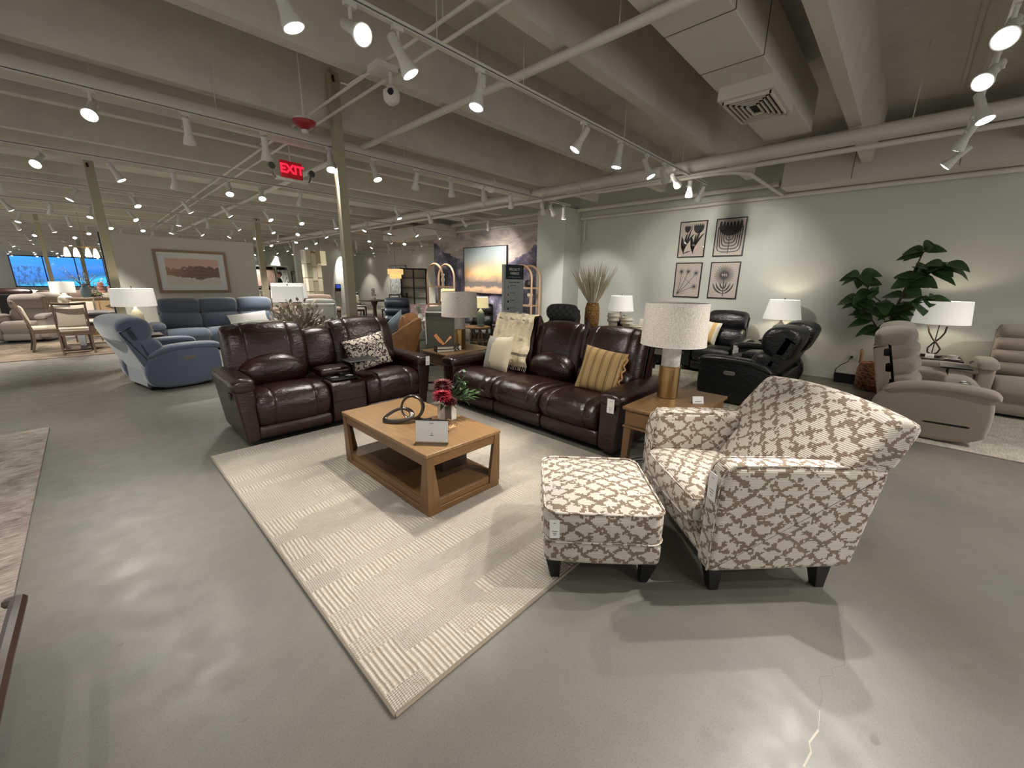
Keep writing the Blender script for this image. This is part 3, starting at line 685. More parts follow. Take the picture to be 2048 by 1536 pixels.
for x in (.35, -.6, -1.6): spot(x, 2.55, (.25*random.random(), .4, -.9), 'white spotlight on the coffee table track out of frame to the left', 'spotlights out of frame left', 1.0)
Bt = ((.30, (-.20, -.62, -.62), 1.2, 'glowing tilted spotlight at the far left near the top beams'),
      (.94, (.1, .5, -1), .9, 'dull white spotlight left of the EXIT sign conduits, second on its track'),
      (1.60, (.2, .6, -1), .9, 'white spotlight just left of the EXIT sign'),
      (2.29, (-.15, -.42, -.9), 1.3, 'bright spotlight glowing beside the cream post'),
      (2.85, (.1, -.38, -.9), 1.3, 'bright spotlight right of the cream post'),
      (3.49, (.1, .5, -1), .9, 'dim white spotlight right of the two bright ones past the cream post'),
      (4.10, (.45, .5, -.9), .9, 'dim white spotlight tilted right above the mural wall'),
      (4.76, (.62, .55, -.40), 1.3, 'spotlight with bright face aimed right above the framed sunset'),
      (5.39, (.55, .4, -.8), 1.0, 'spotlight crossing in front of the thick pipe, aimed right'),
      (6.25, (.6, .3, -.8), .9, 'left spotlight of the cluster of three by the white pier'),
      (6.52, (.7, .1, -.62), 1.0, 'middle spotlight of the cluster of three by the white pier'),
      (6.92, (.2, .1, -1), .8, 'right spotlight of the cluster of three by the white pier'))
for x, a, p, l in Bt: spot(x, 5.25, a, l, None, p)
Ct = ((-.12, (-.3, -.7, -.6), 1.2, 'glowing tilted spotlight at the left edge below the wide girder'),
      (.53, (.35, -.1, -.7), 1.0, 'spotlight tilted right above the white partition corner post'),
      (1.17, (0, .4, -1), .9, 'small spotlight with cord above the framed abstract print'),
      (1.84, (-.1, -.5, -.8), 1.2, 'left one of two lit spotlights under the conduits above the partition'),
      (2.29, (-.1, -.5, -.8), 1.2, 'right one of two lit spotlights under the conduits above the partition'),
      (2.9, (0, .5, -.9), .9, 'dim spotlight below the EXIT sign'),
      (3.75, (.3, .4, -.9), .9, 'spotlight just right of the cream post, second below the bright pair'),
      (4.8, (.2, -.3, -.9), 1.0, 'spotlight over the navy recliner, nearest to the thick pipe'),
      (5.6, (.6, .3, -.7), 1.1, 'spotlight over the gray-green chair back facing the mural'),
      (6.6, (.8, .35, -.36), 1.8, 'spotlight aimed right at the framed sunset canvas'),
      (7.4, (.6, .5, -.5), 1.4, 'last spotlight of the track beyond the EXIT sign, near the mural'))
for x, a, p, l in Ct: spot(x, 8.0, a, l, None, p)
rr = random.Random(3)
for k, y in enumerate((10.7, 13.4, 16.1, 18.8, 21.5, 24.2, 26.9, 30.2, 33.6, 37.2, 41.0, 45.0)):
    x0, x1 = (-2.5, 8.2) if y < 11 else (-4.8, 12.2 if y < 26 else 8.3)
    names = ('tenth', )
    track(y, x0, x1, ['white light track directly beyond the first far one, over the blue sectional', 'white light track over the white partition'][k] if k < 2 else 'thin white light track in the distance beyond the partition')
    o = list(bpy.data.objects)
    if k >= 2:
        [ob for ob in bpy.data.objects if ob.name.startswith('light_track') and ob.parent is None][-1]['group'] = 'distant light tracks'
    x = x0+.3+rr.random()*.5; i = 0
    step = .72 if y < 20 else 1.05
    while x < x1:
        if x > -.12*y-1.2:
            th = rr.random()*2*PI; tl = .25+.5*rr.random()
            a = (tl*math.cos(th), tl*math.sin(th)-.15, -1)
            if x > 8.8: a = (.40, .1*rr.random(), -1)  # lamps past the right wall, added to brighten the recess
            onl = rr.random()
            has = (i % 2 == 0 or 8.8 < x < 11.2) if y < 20 else (i % 3 == 0)
            spot(x, y, a, 'small lit spotlight on one of the distant ceiling tracks', 'distant ceiling spotlights', (1.3 if x > 8.8 else 3.6 if y < 20 else 6.5) if has else 0, lit=onl > .06, size=78)
        i += 1; x += step*(.8+.4*rr.random())
for q in [proto]+list(proto.children_recursive): bpy.data.objects.remove(q)
# ------------------------------------------------------------ upholstery builder
def rot2(p, a, o): # rotate (y,z) about o: positive a leans the top toward +y
    y, z = p[0]-o[0], p[1]-o[1]; return (o[0]+y*math.cos(a)+z*math.sin(a), o[1]-y*math.sin(a)+z*math.cos(a))
def back_seg(parent, x0, x1, z0, z1, t, lean, yb, mt, name='back_cushion', r=.05, crown=.02, seams=(), arch=0, top_round=.5, hinge=.44, roll=0):
    """one horizontal back cushion, its front face on a line leaning from (yb, hinge)"""
    pr = [(yb-.0, z0), (yb-.02-roll, z0+(z1-z0)*.35), (yb-.01-roll, z0+(z1-z0)*.75), (yb+t*.25, z1), (yb+t*.9, z1-.005), (yb+t, z0+(z1-z0)*.6), (yb+t, z0)]
    pr = [rot2(p, lean, (yb, hinge)) for p in pr]
    fn = None
    if arch: fn = lambda w, u: (w[0], w[1], w[2]+arch*(1-u*u)*min(1, max(0, (w[2]-hinge)/(z1-hinge))))
    m = MB(); m.puff(pr, x0, x1, r, crown, seams, fn=fn, N=40); return m.obj(name, mt, parent)
def seat_seg(parent, x0, x1, mt, zs=.47, depth=.72, drop=.16, y0=0.0, r=.045, crown=.012, seams=(), name='seat_cushion', front=.05):
    pr = [(y0+.02, drop), (y0-front*.6, drop+.1), (y0-front, zs-.14), (y0-front*.4, zs-.03), (y0+.09, zs+.025), (y0+depth*.55, zs+.005), (y0+depth, zs-.03), (y0+depth, zs-.16), (y0+.16, zs-.15), (y0+.1, drop)]
    m = MB(); m.puff(pr, x0, x1, r, crown, seams, N=52); return m.obj(name, mt, parent)
def body(parent, x0, x1, y0, y1, z0, z1, mt, name='base_frame', bev=.02):
    m = MB(); m.box(x0, x1, y0, y1, z0, z1); return m.obj(name, mt, parent, bevel=bev)
def back_shell(parent, x0, x1, yb, lean, ztop, mt, t=.10, z0=.08, ylow=None, hinge=.44, name='back_panel'):
    a = rot2((yb+.11, .30), lean, (yb, hinge)); b = rot2((yb+.11, ztop), lean, (yb, hinge)); c = rot2((yb+.16+t, ztop-.015), lean, (yb, hinge)); d = rot2((yb+.16+t, .30), lean, (yb, hinge))
    yl = ylow if ylow is not None else d[0]-.08
    m = MB(); m.puff([a, b, b, c, c, d, (yl, z0), (yl-.14, z0)], x0, x1, .02, 0, N=36, smooth=1); return m.obj(name, mt, parent)
def tagcard(parent, loc, rot, w=.055, h=.11, name='hang_tag'):
    m = MB(); m.box(-w/2, w/2, -.001, .001, -h/2, h/2); o = m.obj(name, PAPER, parent, loc, rot)
    m = MB()
    for i, (a, z) in enumerate(((.25, .32), (.55, -.12), (.4, -.22), (.3, -.32))): m.box(-w*a/2, w*a/2, -.0016, -.001, z*h-.0014, z*h+.0014)
    m.obj('printed_text', INK, o); return o
def arm_block(parent, x0, x1, y0, y1, zt, mt, inset=.05, z0=.03, cap=.06, side=1, slope=0, name='arm'):
    """track arm: tapered side box with a soft overhanging top pad; side=+1 outer face on +x"""
    xo, xi = (x1, x0) if side > 0 else (x0, x1); s = side
    m = MB(); m.puff([(xi, z0+.03), (xi, zt-.05), (xo-s*.01, zt-.05), (xo-s*inset, z0)], y0+.015, y1, .02, 0, axis='y', smooth=1, N=36)
    o = m.obj(name, mt, parent)
    m = MB(); m.puff([(xi-s*.012, zt-.12), (xi-s*.018, zt-.02), (xi+s*.02, zt+.012), (xo-s*.03, zt+.012), (xo+s*.008, zt-.03), (xo-s*.002, zt-.12)], y0-.008, y1-.02, .07, .006, axis='y', smooth=2, N=36, fn=(lambda w, u: (w[0], w[1], w[2]+slope*(w[1]-y0))) if slope else None)
    m.obj('arm_pad', mt, o); return o

# ------------------------------------------------------------ maroon console loveseat (back left of the rug)
t = thing('reclining_loveseat', 'dark maroon leather reclining loveseat with centre console and swivel tray', 'loveseat', (1.81, 4.18, 0))
Wd = 1.06; SM = (-.55, .55)
for sx, nm in ((-1, 'left'), (1, 'right')):
    x0, x1 = (-Wd, -Wd+.18) if sx < 0 else (Wd-.18, Wd)
    arm_block(t, x0, x1, -.02, .86, .645, MAROON, .07, side=sx)
for x0, x1 in ((-.89, -.20), (.19, .89)):
    seat_seg(t, x0, x1, MAROON, .48, .66, .17, 0, .05, .016, SM)
    m = MB(); m.puff([(.03, .05), (-.005, .08), (-.01, .16), (.03, .19), (.1, .17), (.1, .05)], x0, x1, .03, .004); m.obj('footrest', MAROON, t)
    back_seg(t, x0+.03, x1-.03, .46, .715, .2, .17, .52, MAROON, 'lumbar_cushion', .11, .03, (), .055, roll=.055)
    back_seg(t, x0-.05, x1+.04, .47, 1.095, .24, .17, .60, MAROON, 'back_cushion', .055, .028, SM, .012, roll=.02)
m = MB(); m.puff([(.02, .05), (-.03, .1), (-.035, .44), (.0, .49), (.36, .50), (.36, .05)], -.19, .18, .018, 0); con = m.obj('console', MAROON, t)
m = MB(); m.puff([(.28, .49), (.26, .56), (.30, .59), (.52, .60), (.58, .5)], -.175, .165, .03, .005); m.obj('console_lid', MAROON, con)
m = MB(); m.box(-.19, .18, -.038, -.034, .285, .291); m.obj('seam', DKVINYL, con)
back_seg(t, -.18, .17, .55, 1.0, .16, .17, .62, MAROON, 'console_back', .04, .02, ())
m = MB(); m.box(-.15, .14, .04, .25, .498, .506); pl = m.obj('cup_holder_plate', BLACKM, con, bevel=.003)
for cx in (-.085, .075):
    m = MB(); m.lathe([(.045, .505), (.048, .514), (.040, .515), (.036, .49)], 20, (cx, .14, 0)); m.obj('cup_holder', CHROME, con)
m = MB(); m.box(.0, .12, .2, .26, .506, .535); m.obj('control_pod', BLACKM, con, bevel=.006)
m = MB(); m.cyl((.17, .22, .50), (.17, .22, .655), .013, n=10); m.puff([(.07, .66), (.07, .675), (.33, .675), (.33, .66)], .06, .42, .008, 0, smooth=1, N=20); m.obj('swivel_tray', BLACKM, t)
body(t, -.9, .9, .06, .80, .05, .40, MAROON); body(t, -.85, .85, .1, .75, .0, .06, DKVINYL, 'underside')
back_shell(t, -.91, -.19, .60, .17, 1.06, MAROON); back_shell(t, .18, .91, .60, .17, 1.06, MAROON); back_shell(t, -.2, .2, .60, .17, .93, MAROON)
tagcard(t, (1.0, -.035, .585), (0, .05, 0))
m = MB(); m.box(-1.055, -1.045, .10, .18, .46, .52); m.obj('power_switch', BLACKM, t, rot=(0, 0, 0))

# ------------------------------------------------------------ maroon three-seat sofa (right of the rug)
t = thing('reclining_sofa', 'dark maroon leather three seat reclining sofa with throw and cushions', 'sofa', (3.08, 2.9, 0), -PI/2)
Wd = 1.30
for sx in (-1, 1):
    x0, x1 = (-Wd, -Wd+.23) if sx < 0 else (Wd-.23, Wd)
    arm_block(t, x0, x1, -.02, .93, .60, MAROON, .06, side=sx)
cuts = (-1.07, -.355, .36, 1.07)
for a, b in zip(cuts, cuts[1:]):
    seat_seg(t, a+.004, b-.004, MAROON, .46, .72, .20, 0, .06, .018, (-.62, .62), front=.06)
    m = MB(); m.puff([(.05, .05), (.0, .08), (-.01, .19), (.03, .22), (.1, .2), (.1, .05)], a+.004, b-.004, .035, .004); m.obj('footrest', MAROON, t)
    back_seg(t, a+.04, b-.04, .44, .69, .2, .2, .585, MAROON, 'lumbar_cushion', .11, .03, (), .055, roll=.055)
    back_seg(t, a-.0, b+.0, .45, 1.10, .22, .2, .66, MAROON, 'back_cushion', .075, .03, (-.6, .6), .01, roll=.02)
for xx in (-.355, .36):
    m = MB(); m.puff([(xx-.03, .6), (xx-.035, .8), (xx-.02, 1.06), (xx+.02, 1.06), (xx+.035, .8), (xx+.03, .6)], .0, .05, .02, axis='y'); o = m.obj('gusset', MAROON, t, (0, .62, .0), (-.2, 0, 0))
    o.location = (0, .585, .12)
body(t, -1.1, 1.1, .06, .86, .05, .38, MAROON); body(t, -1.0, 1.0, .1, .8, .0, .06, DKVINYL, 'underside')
back_shell(t, -1.09, 1.09, .66, .2, 1.05, MAROON)
tagcard(t, (Wd-.10, -.035, .50), (0, .0, 0), .07, .13)

# ------------------------------------------------------------ patterned armchair and ottoman
ax, ay = 1.982, .45; bx, by = .731, -.683; wx, wy = .683, .731
# local frame: x = across (towards the near side is +x), y = backwards
t = thing('accent_armchair', 'cream and taupe patterned push-back armchair on black tapered legs', 'armchair', (ax-.05*bx+.43*wx, ay-.05*by+.43*wy, 0), math.atan2(-wy, -wx))
HW = .46
def chair_arm(sx):
    xo, xi = sx*HW, sx*(HW-.125)
    side = [(.0, .15), (.0, .60), (.02, .69), (.06, .725), (.40, .72), (.84, .695), (.75, .16)]
    m = MB(); m.puff(side, min(xo, xi), max(xo, xi), .03, .006, (), 'x', 1, 60, 8); o = m.obj('arm', IKAT, t)
    m = MB(); pts = [(xo-sx*.012, y, z) for y, z in ((-.001, .16), (-.003, .60), (.018, .688), (.058, .727), (.40, .723), (.83, .699))]
    m.tube(pts, .006, 6); pts = [(xi+sx*.012, y, z) for y, z in ((-.001, .38), (-.003, .60), (.018, .688), (.058, .727), (.40, .723))]; m.tube(pts, .006, 6); m.obj('piping', IKAT, o)
for sx in (-1, 1): chair_arm(sx)
m = MB(); m.puff([(.02, .15), (.02, .34), (.72, .33), (.70, .15)], -HW+.1, HW-.1, .01, 0, (), 'x', 1, 32, 6); m.obj('seat_base', IKAT, t)
m = MB(); m.puff([(-.03, .33), (-.055, .40), (-.03, .475), (.1, .495), (.6, .45), (.6, .33)], -HW+.128, HW-.128, .03, .018); sc = m.obj('seat_cushion', IKAT, t)
m = MB(); pz = lambda y: .487-.05*max(0, y)/.5
m.tube([(-HW+.13, .5, .44), (-HW+.135, .03, .484), (-HW+.165, -.035, .468), (0, -.047, .474), (HW-.165, -.035, .468), (HW-.135, .03, .484), (HW-.13, .5, .44)], .006, 6); m.tube([(-HW+.14, .0, .34), (-HW+.17, -.045, .345), (0, -.055, .35), (HW-.17, -.045, .345), (HW-.14, 0, .34)], .006, 6); m.obj('piping', IKAT, sc)
def wide(w, u):
    k = min(1, max(0, (w[2]-.685)/.045)); f = (HW-.14)/HW*(1-k)+1.02*k
    return (w[0]*f, w[1], w[2]-.02*u*u*k)
m = MB(); m.puff([(.42, .42), (.53, .60), (.66, .79), (.815, .985), (.945, .945), (.85, .735), (.80, .68), (.74, .42)], -HW, HW, .028, .02, (), 'x', 1, 56, 14, fn=wide, cr=.06); bk = m.obj('back', IKAT, t)
for sx in (-1, 1):
    for yy in (.05, .63):
        m = MB(); m.taper((sx*(HW-.075)-.0, yy+.03, .0), (.024, .024), (sx*(HW-.085), yy+.02, .155), (.042, .042)); m.obj('leg', BLACKW, t, bevel=.004)
tagcard(t, (HW-.055, -.010, .60), (0, -.05, 0), .07, .14)

ux, uy = .66, -.75
t = thing('ottoman', 'cream and taupe patterned square ottoman with black legs in front of the armchair', 'ottoman', (1.865, 1.097, 0), math.atan2(uy, ux))
m = MB(); m.puff([(-.32, .13), (-.325, .26), (.325, .26), (.32, .13)], -.30, .30, .03, .008, (), 'x', 1, 40, 6); m.obj('base', IKAT, t)
def rc(m, hw, hd, z, rr_=.07, r=.006):
    pts = []
    for cx, cy, a0 in ((hw-rr_, hd-rr_, 0), (-hw+rr_, hd-rr_, PI/2), (-hw+rr_, -hd+rr_, PI), (hw-rr_, -hd+rr_, 1.5*PI)):
        for k in range(6): a = a0+k/5*PI/2; pts.append((cx+rr_*math.cos(a), cy+rr_*math.sin(a), z))
    m.tube(pts, r, 6, closed=True)
def cushion_box(hw, hd, z0, z1, rr_, crown):
    V = []; n = 40; rows = []
    def ring(s, z):
        out = []
        for cx, cy, a0 in ((hw-rr_, hd-rr_, 0), (-hw+rr_, hd-rr_, PI/2), (-hw+rr_, -hd+rr_, PI), (hw-rr_, -hd+rr_, 1.5*PI)):
            for k in range(8): a = a0+k/7*PI/2; out.append(((cx+rr_*math.cos(a))*s, (cy+rr_*math.sin(a))*s, z))
        return out
    R_ = [ring(.9, z0), ring(.985, z0+.006), ring(1, z0+.02), ring(1.006, (z0+z1)/2), ring(1, z1-.015), ring(.985, z1-.003)]
    for s in (.93, .8, .6, .35, .1): R_.append(ring(s, z1+crown*(1-s*s)))
    m = MB(); k = len(R_[0]); V = [p for r_ in R_ for p in r_]
    Fc = [(i*k+j, i*k+(j+1) % k, (i+1)*k+(j+1) % k, (i+1)*k+j) for i in range(len(R_)-1) for j in range(k)]
    Fc += [tuple(range(k))[::-1], tuple((len(R_)-1)*k+j for j in range(k))]; return m.add(V, Fc)
o = cushion_box(.305, .335, .262, .43, .075, .03).obj('seat_cushion', IKAT, t)
m = MB(); rc(m, .305, .335, .432, .075, .0065); rc(m, .307, .337, .268, .075, .006); m.obj('piping', IKAT, o)
for sx in (-1, 1):
    for sy in (-1, 1):
        m = MB(); m.taper((sx*.235, sy*.26, 0), (.022, .022), (sx*.25, sy*.275, .14), (.04, .04)); m.obj('leg', BLACKW, t, bevel=.004)
tagcard(t, (-.255, -.342, .345), (-.06, -.05, 0), .05, .10)

# ------------------------------------------------------------ rugs
def rug(name, label, x0, x1, y0, y1, mt, th=.012, z=0):
    m = MB(); m.box(x0, x1, y0, y1, z, z+th); o = m.obj(name, mt, bevel=.004); tag(o, label, 'rug'); return o
r0 = rug('area_rug', 'cream ribbed wool rug under the coffee table', .525, 3.04, 1.065, 4.19, m_wool_rug(), .013)
m = MB(); m.tube([(.525, 1.065+i*.05, .008) for i in range(0, 63)], .0085, 5); m.tube([(.525+i*.05, 1.065, .008) for i in range(0, 51)], .0085, 5); m.obj('bound_edge', fabric('rug_binding', (128, 118, 104), .95, 120, .2), r0)
rug('area_rug', 'faded brown and ivory rug at the left edge of the photo', -3.1, -.50, 2.3, 6.2, m_faded_rug('faded_rug', (138, 129, 121), (92, 82, 75), (168, 160, 152)))
rug('area_rug', 'grey-brown distressed rug under the left dining set', -2.8, .9, 11.55, 14.4, m_faded_rug('dining_rug', (118, 104, 90), (84, 72, 62), (150, 136, 120)))
rug('area_rug', 'pale distressed rug under the grey seating at the right', 5.72, 8.3, -3.2, -.30, m_faded_rug('pale_rug', (176, 168, 158), (150, 142, 132), (198, 192, 182)))
rug('area_rug', 'grey and ivory rug beneath the black leather seating', 5.5, 7.9, 1.2, 3.4, m_faded_rug('grey_ivory_rug', (150, 146, 130), (112, 108, 94), (188, 184, 168)))

rug('area_rug', 'brown rug under the far round dining table', 6.9, 9.3, 14.3, 16.6, m_faded_rug('brown_rug', (122, 98, 76), (96, 76, 58), (140, 116, 94)), .008)

# ------------------------------------------------------------ coffee table
t = thing('coffee_table', 'honey oak rectangular coffee table with a lower shelf on the cream rug', 'coffee table', (1.665, 2.645, .013))
hx, hy, zt = .335, .625, .453
m = MB(); m.box(-hx, hx, -hy, hy, zt-.026, zt); m.obj('tabletop', OAK if False else wood('oak_top', (138, 106, 70), 'v', .36, .42), t, bevel=.005)  # oak tone set lighter on the lit top than on the sides
for q_ in ((-hx+.012, hx-.012, -hy+.012, -hy+.035), (-hx+.012, hx-.012, hy-.035, hy-.012), (-hx+.012, -hx+.035, -hy+.035, hy-.035), (hx-.035, hx-.012, -hy+.035, hy-.035)): m = MB(); m.box(*q_, zt-.095, zt-.03); m.obj('apron', OAK, t, bevel=.002)
m = MB(); m.box(-hx+.02, hx-.02, -hy+.02, hy-.02, .085, .105); m.obj('shelf', wood('oak_shelf', (98, 72, 44), 'v', .4), t, bevel=.002)
m = MB(); m.box(-hx+.008, hx-.008, -hy+.008, hy-.008, 0, .045); m.box(-hx+.016, hx-.016, -hy+.016, hy-.016, .045, .095); m.obj('plinth', OAK, t, bevel=.004)
for sx in (-1, 1):
    for sy in (-1, 1):
        m = MB(); o_ = (sx*(hx-.006), sy*(hy-.006))
        X, Y = o_; V = []
        for z, wx_, wy_ in ((.045, .105, .105), (zt-.028, .05, .05)):
            V.append([(X, Y, z), (X-sx*wx_, Y, z), (X-sx*wx_, Y-sy*.028, z), (X-sx*.028, Y-sy*.028, z), (X-sx*.028, Y-sy*wy_, z), (X, Y-sy*wy_, z)])
        n = 6; m.add(V[0]+V[1], [tuple(range(n)), tuple(range(2*n-1, n-1, -1))]+[(i, (i+1) % n, (i+1) % n+n, i+n) for i in range(n)]); m.obj('leg', OAKV, t, bevel=.002)
# box on its lower shelf
b = thing('decorative_box', 'dark brown carved box on the lower shelf of the coffee table', 'box', (1.80, 2.50, .118))
m = MB(); m.box(-.12, .12, -.17, .17, 0, .07); m.obj('box_base', wood('walnut_box', (50, 30, 20), 'u', .4), b, bevel=.003); m = MB(); m.box(-.122, .122, -.172, .172, .072, .095); m.obj('lid', MATS['walnut_box'], b, bevel=.003)
# sign holder
s = thing('sign_holder', 'acrylic stand with white card on the coffee table', 'sign holder', (1.462, 2.152, .466), math.atan2(-.75, .66))
m = MB(); m.box(-.115, .115, -.03, .04, 0, .003); m.obj('acrylic_base', ACRYL, s)
m = MB(); m.box(-.115, .115, -.0015, .0015, 0, .165); m.obj('acrylic_panel', ACRYL, s, (0, .02, 0), (-.12, 0, 0))
m = MB(); m.box(-.112, .112, -.003, -.002, .012, .160); cd = m.obj('card', plain('grey_white_card', (196, 194, 192), .6), s, (0, .02, 0), (-.12, 0, 0))
m = MB(); m.box(-.112, .112, -.0045, -.0015, .161, .168); m.obj('holder_clip', BLACKM, s, (0, .02, 0), (-.12, 0, 0))
m = MB()
for w_, z in ((.028, .142), (.012, .070), (.024, .058)): m.box(-w_/2, w_/2, -.004, -.003, z-.0016, z+.0016)
m.obj('printed_text', INK, cd)
# flower arrangement
v = thing('flower_arrangement', 'dark red dahlias with green leaves in a white vase on the coffee table', 'flowers', (1.86, 2.50, .4665))
m = MB(); m.box(-.055, .055, -.055, .055, 0, .15); m.obj('vase', MARBLE, v, bevel=.004)
m = MB(); m.box(-.056, .002, -.0565, -.05, .0, .13); m.obj('metal_plate', PEWTER, v)
def dahlia(c, r, seed, mt):
    q = random.Random(seed); m = MB()
    for ly in range(8):
        n = 9+ly; el = 1.45-ly*.26; L = r*(.35+.65*min(1, ly/4))
        for k in range(n):
            a = 2*PI*(k+.5*(ly % 2))/n+q.random()*.2; d = Vector((math.cos(a)*math.cos(el), math.sin(a)*math.cos(el), math.sin(el))); sd = Vector((-math.sin(a), math.cos(a), 0)); up = sd.cross(d)
            w = .011; p0 = Vector(c); pts = [p0+d*L*.25-sd*w*.4, p0+d*L*.25+sd*w*.4, p0+d*L*.7+sd*w-up*.004, p0+d*L-up*.0, p0+d*L*.7-sd*w-up*.004]
            mid = p0+d*L*.6+up*-.007; o0 = len(m.v); m.v += [tuple(p) for p in pts]+[tuple(mid)]
            for i in range(5): m.f.append((o0+i, o0+(i+1) % 5, o0+5)); m.mi.append(0)
    return m.obj('dahlia', mt, v, smooth=False)
dahlia((-.075, -.045, .215), .085, 1, plain('dahlia_red', (134, 10, 30), .5, 0, None, .3, 20))
dahlia((-.005, .045, .27), .095, 2, plain('dahlia_dark', (84, 20, 24), .5, 0, None, .3, 20))
dahlia((-.02, -.075, .165), .06, 5, plain('dahlia_plum', (70, 14, 26), .5, 0, None, .3, 20))
def leaf(m, p, d, L, w, droop=.3, n=5, up=(0, 0, 1), curl=.15):
    p = Vector(p); d = Vector(d).normalized(); s = d.cross(Vector(up))
    if s.length < .01: s = Vector((1, 0, 0))
    s.normalize(); nn = s.cross(d).normalized(); o0 = len(m.v)
    for i in range(n+1):
        t_ = i/n; ww = w*math.sin(PI*(t_**.8))**.75 if 0 < t_ < 1 else .001
        c = p+d*L*t_-nn*0+Vector((0, 0, -1))*droop*L*t_*t_
        m.v += [tuple(c-s*ww+nn*curl*ww), tuple(c), tuple(c+s*ww+nn*curl*ww)]
    for i in range(n):
        a = o0+i*3; m.f += [(a, a+1, a+4, a+3), (a+1, a+2, a+5, a+4)]; m.mi += [m.k]*2
m = MB(); q = random.Random(4)
for st in range(9):
    a = -1.0+q.random()*2.0; el = .2+q.random()*.9; d = Vector((math.cos(a)*math.cos(el), math.sin(a)*math.cos(el)*.8-.3, math.sin(el)));
    base = Vector((.03, -.01, .15)); L = .14+q.random()*.12
    m.tube([base, base+d*L*.5, base+d*L+Vector((0, 0, -.02))], .0025, 5)
    for k in range(6):
        tt = .35+.65*k/5; p = base+d*L*tt; an = q.random()*2*PI; dd = d+Vector((math.cos(an), math.sin(an), math.sin(an*2)*.5))*.9
        leaf(m, p, dd, .05+q.random()*.035, .013, .25)
for k in range(8):
    a = q.random()*2*PI; leaf(m, (0, 0, .16), (math.cos(a), math.sin(a), -.1), .10, .022, .5)
m.obj('foliage', GREEN, v)
# looped metal sculpture
sc = thing('loop_sculpture', 'dark pewter looped metal sculpture beside the red flowers', 'sculpture', (1.62, 2.66, .466), math.radians(-47))
m = MB(); pts = []
for k in range(36):
    a = 2*PI*k/36; pts.append((.085*math.cos(a)+.02, .03*math.sin(a), .115+.085*math.sin(a)))
m.tube(pts, [.026+.008*math.sin(2*PI*k/36+1) for k in range(36)], 10, closed=True, flat=.4)
pts = []
for k in range(36):
    a = 2*PI*k/36; pts.append((-.085+.105*math.cos(a)*(1-.3*math.sin(a)), -.02+.05*math.sin(a), .055+.038*math.sin(a)+.018*math.cos(a)))
m.tube(pts, .020, 8, closed=True, flat=.5)
pts = [(-.02, .0, .03), (.05, -.03, .035), (.12, -.02, .02), (.16, .03, .014)]; m.tube(pts, [.018, .02, .016, .010], 8, flat=.6); m.obj('loops', PEWTER, sc)
w_ = thing('wire_ornament', 'small brass wire geometric ornament behind the white card', 'ornament', (1.70, 2.27, .466))
m = MB(); P = [Vector((.075*math.cos(2*PI*k/5), .075*math.sin(2*PI*k/5), .05)) for k in range(5)]; T_ = Vector((0, 0, .10)); B_ = Vector((0, 0, .004))
for k in range(5): m.cyl(P[k], P[(k+1) % 5], .002, n=5); m.cyl(P[k], T_, .002, n=5); m.cyl(P[k], B_, .002, n=5)
m.obj('wire_frame', BRASS, w_)

# ------------------------------------------------------------ end tables
def end_table(label, x0, x1, y0, y1):
    cx, cy = (x0+x1)/2, (y0+y1)/2; t = thing('end_table', label, 'end table', (cx, cy, 0)); hx, hy = (x1-x0)/2, (y1-y0)/2
    m = MB(); m.box(-hx, hx, -hy, hy, .575, .60); m.obj('tabletop', wood('oak_top_cross', (128, 96, 60), 'u', .36, .38), t, bevel=.005)
    m = MB(); m.box(-hx+.02, hx-.02, -hy+.02, hy-.02, .44, .574); m.obj('case', OAK, t, bevel=.003)
    m = MB(); m.box(-hx+.011, -hx+.019, -hy+.07, hy-.07, .455, .56); d = m.obj('drawer', OAK, t, bevel=.002)
    m = MB(); m.box(-hx+.008, hx-.008, -hy+.008, hy-.008, .425, .441); m.obj('moulding', OAK, t, bevel=.003)
    for sx in (-1, 1):
        for sy in (-1, 1):
            m = MB(); m.taper((sx*(hx-.035), sy*(hy-.035), 0), (.022, .022), (sx*(hx-.05), sy*(hy-.05), .43), (.034, .034)); m.obj('leg', OAKV, t, bevel=.003)
    m = MB()
    for a, b in ((1, 1), (1, -1)):
        m.cyl((-(hx-.06), -a*(hy-.06), .10), ((hx-.06), b*a*(hy-.06), .10), .016, n=6) if False else m.cyl((-(hx-.06), -b*(hy-.06), .12), ((hx-.06), b*(hy-.06), .12), .016, n=6)
    m.obj('cross_stretcher', BLACKM, t)
    return t
end_table('oak end table between the maroon sofa and the patterned armchair', 2.83, 3.78, .97, 1.475)
end_table('oak end table in the corner between the two maroon sofas', 3.16, 4.08, 4.24, 4.82)
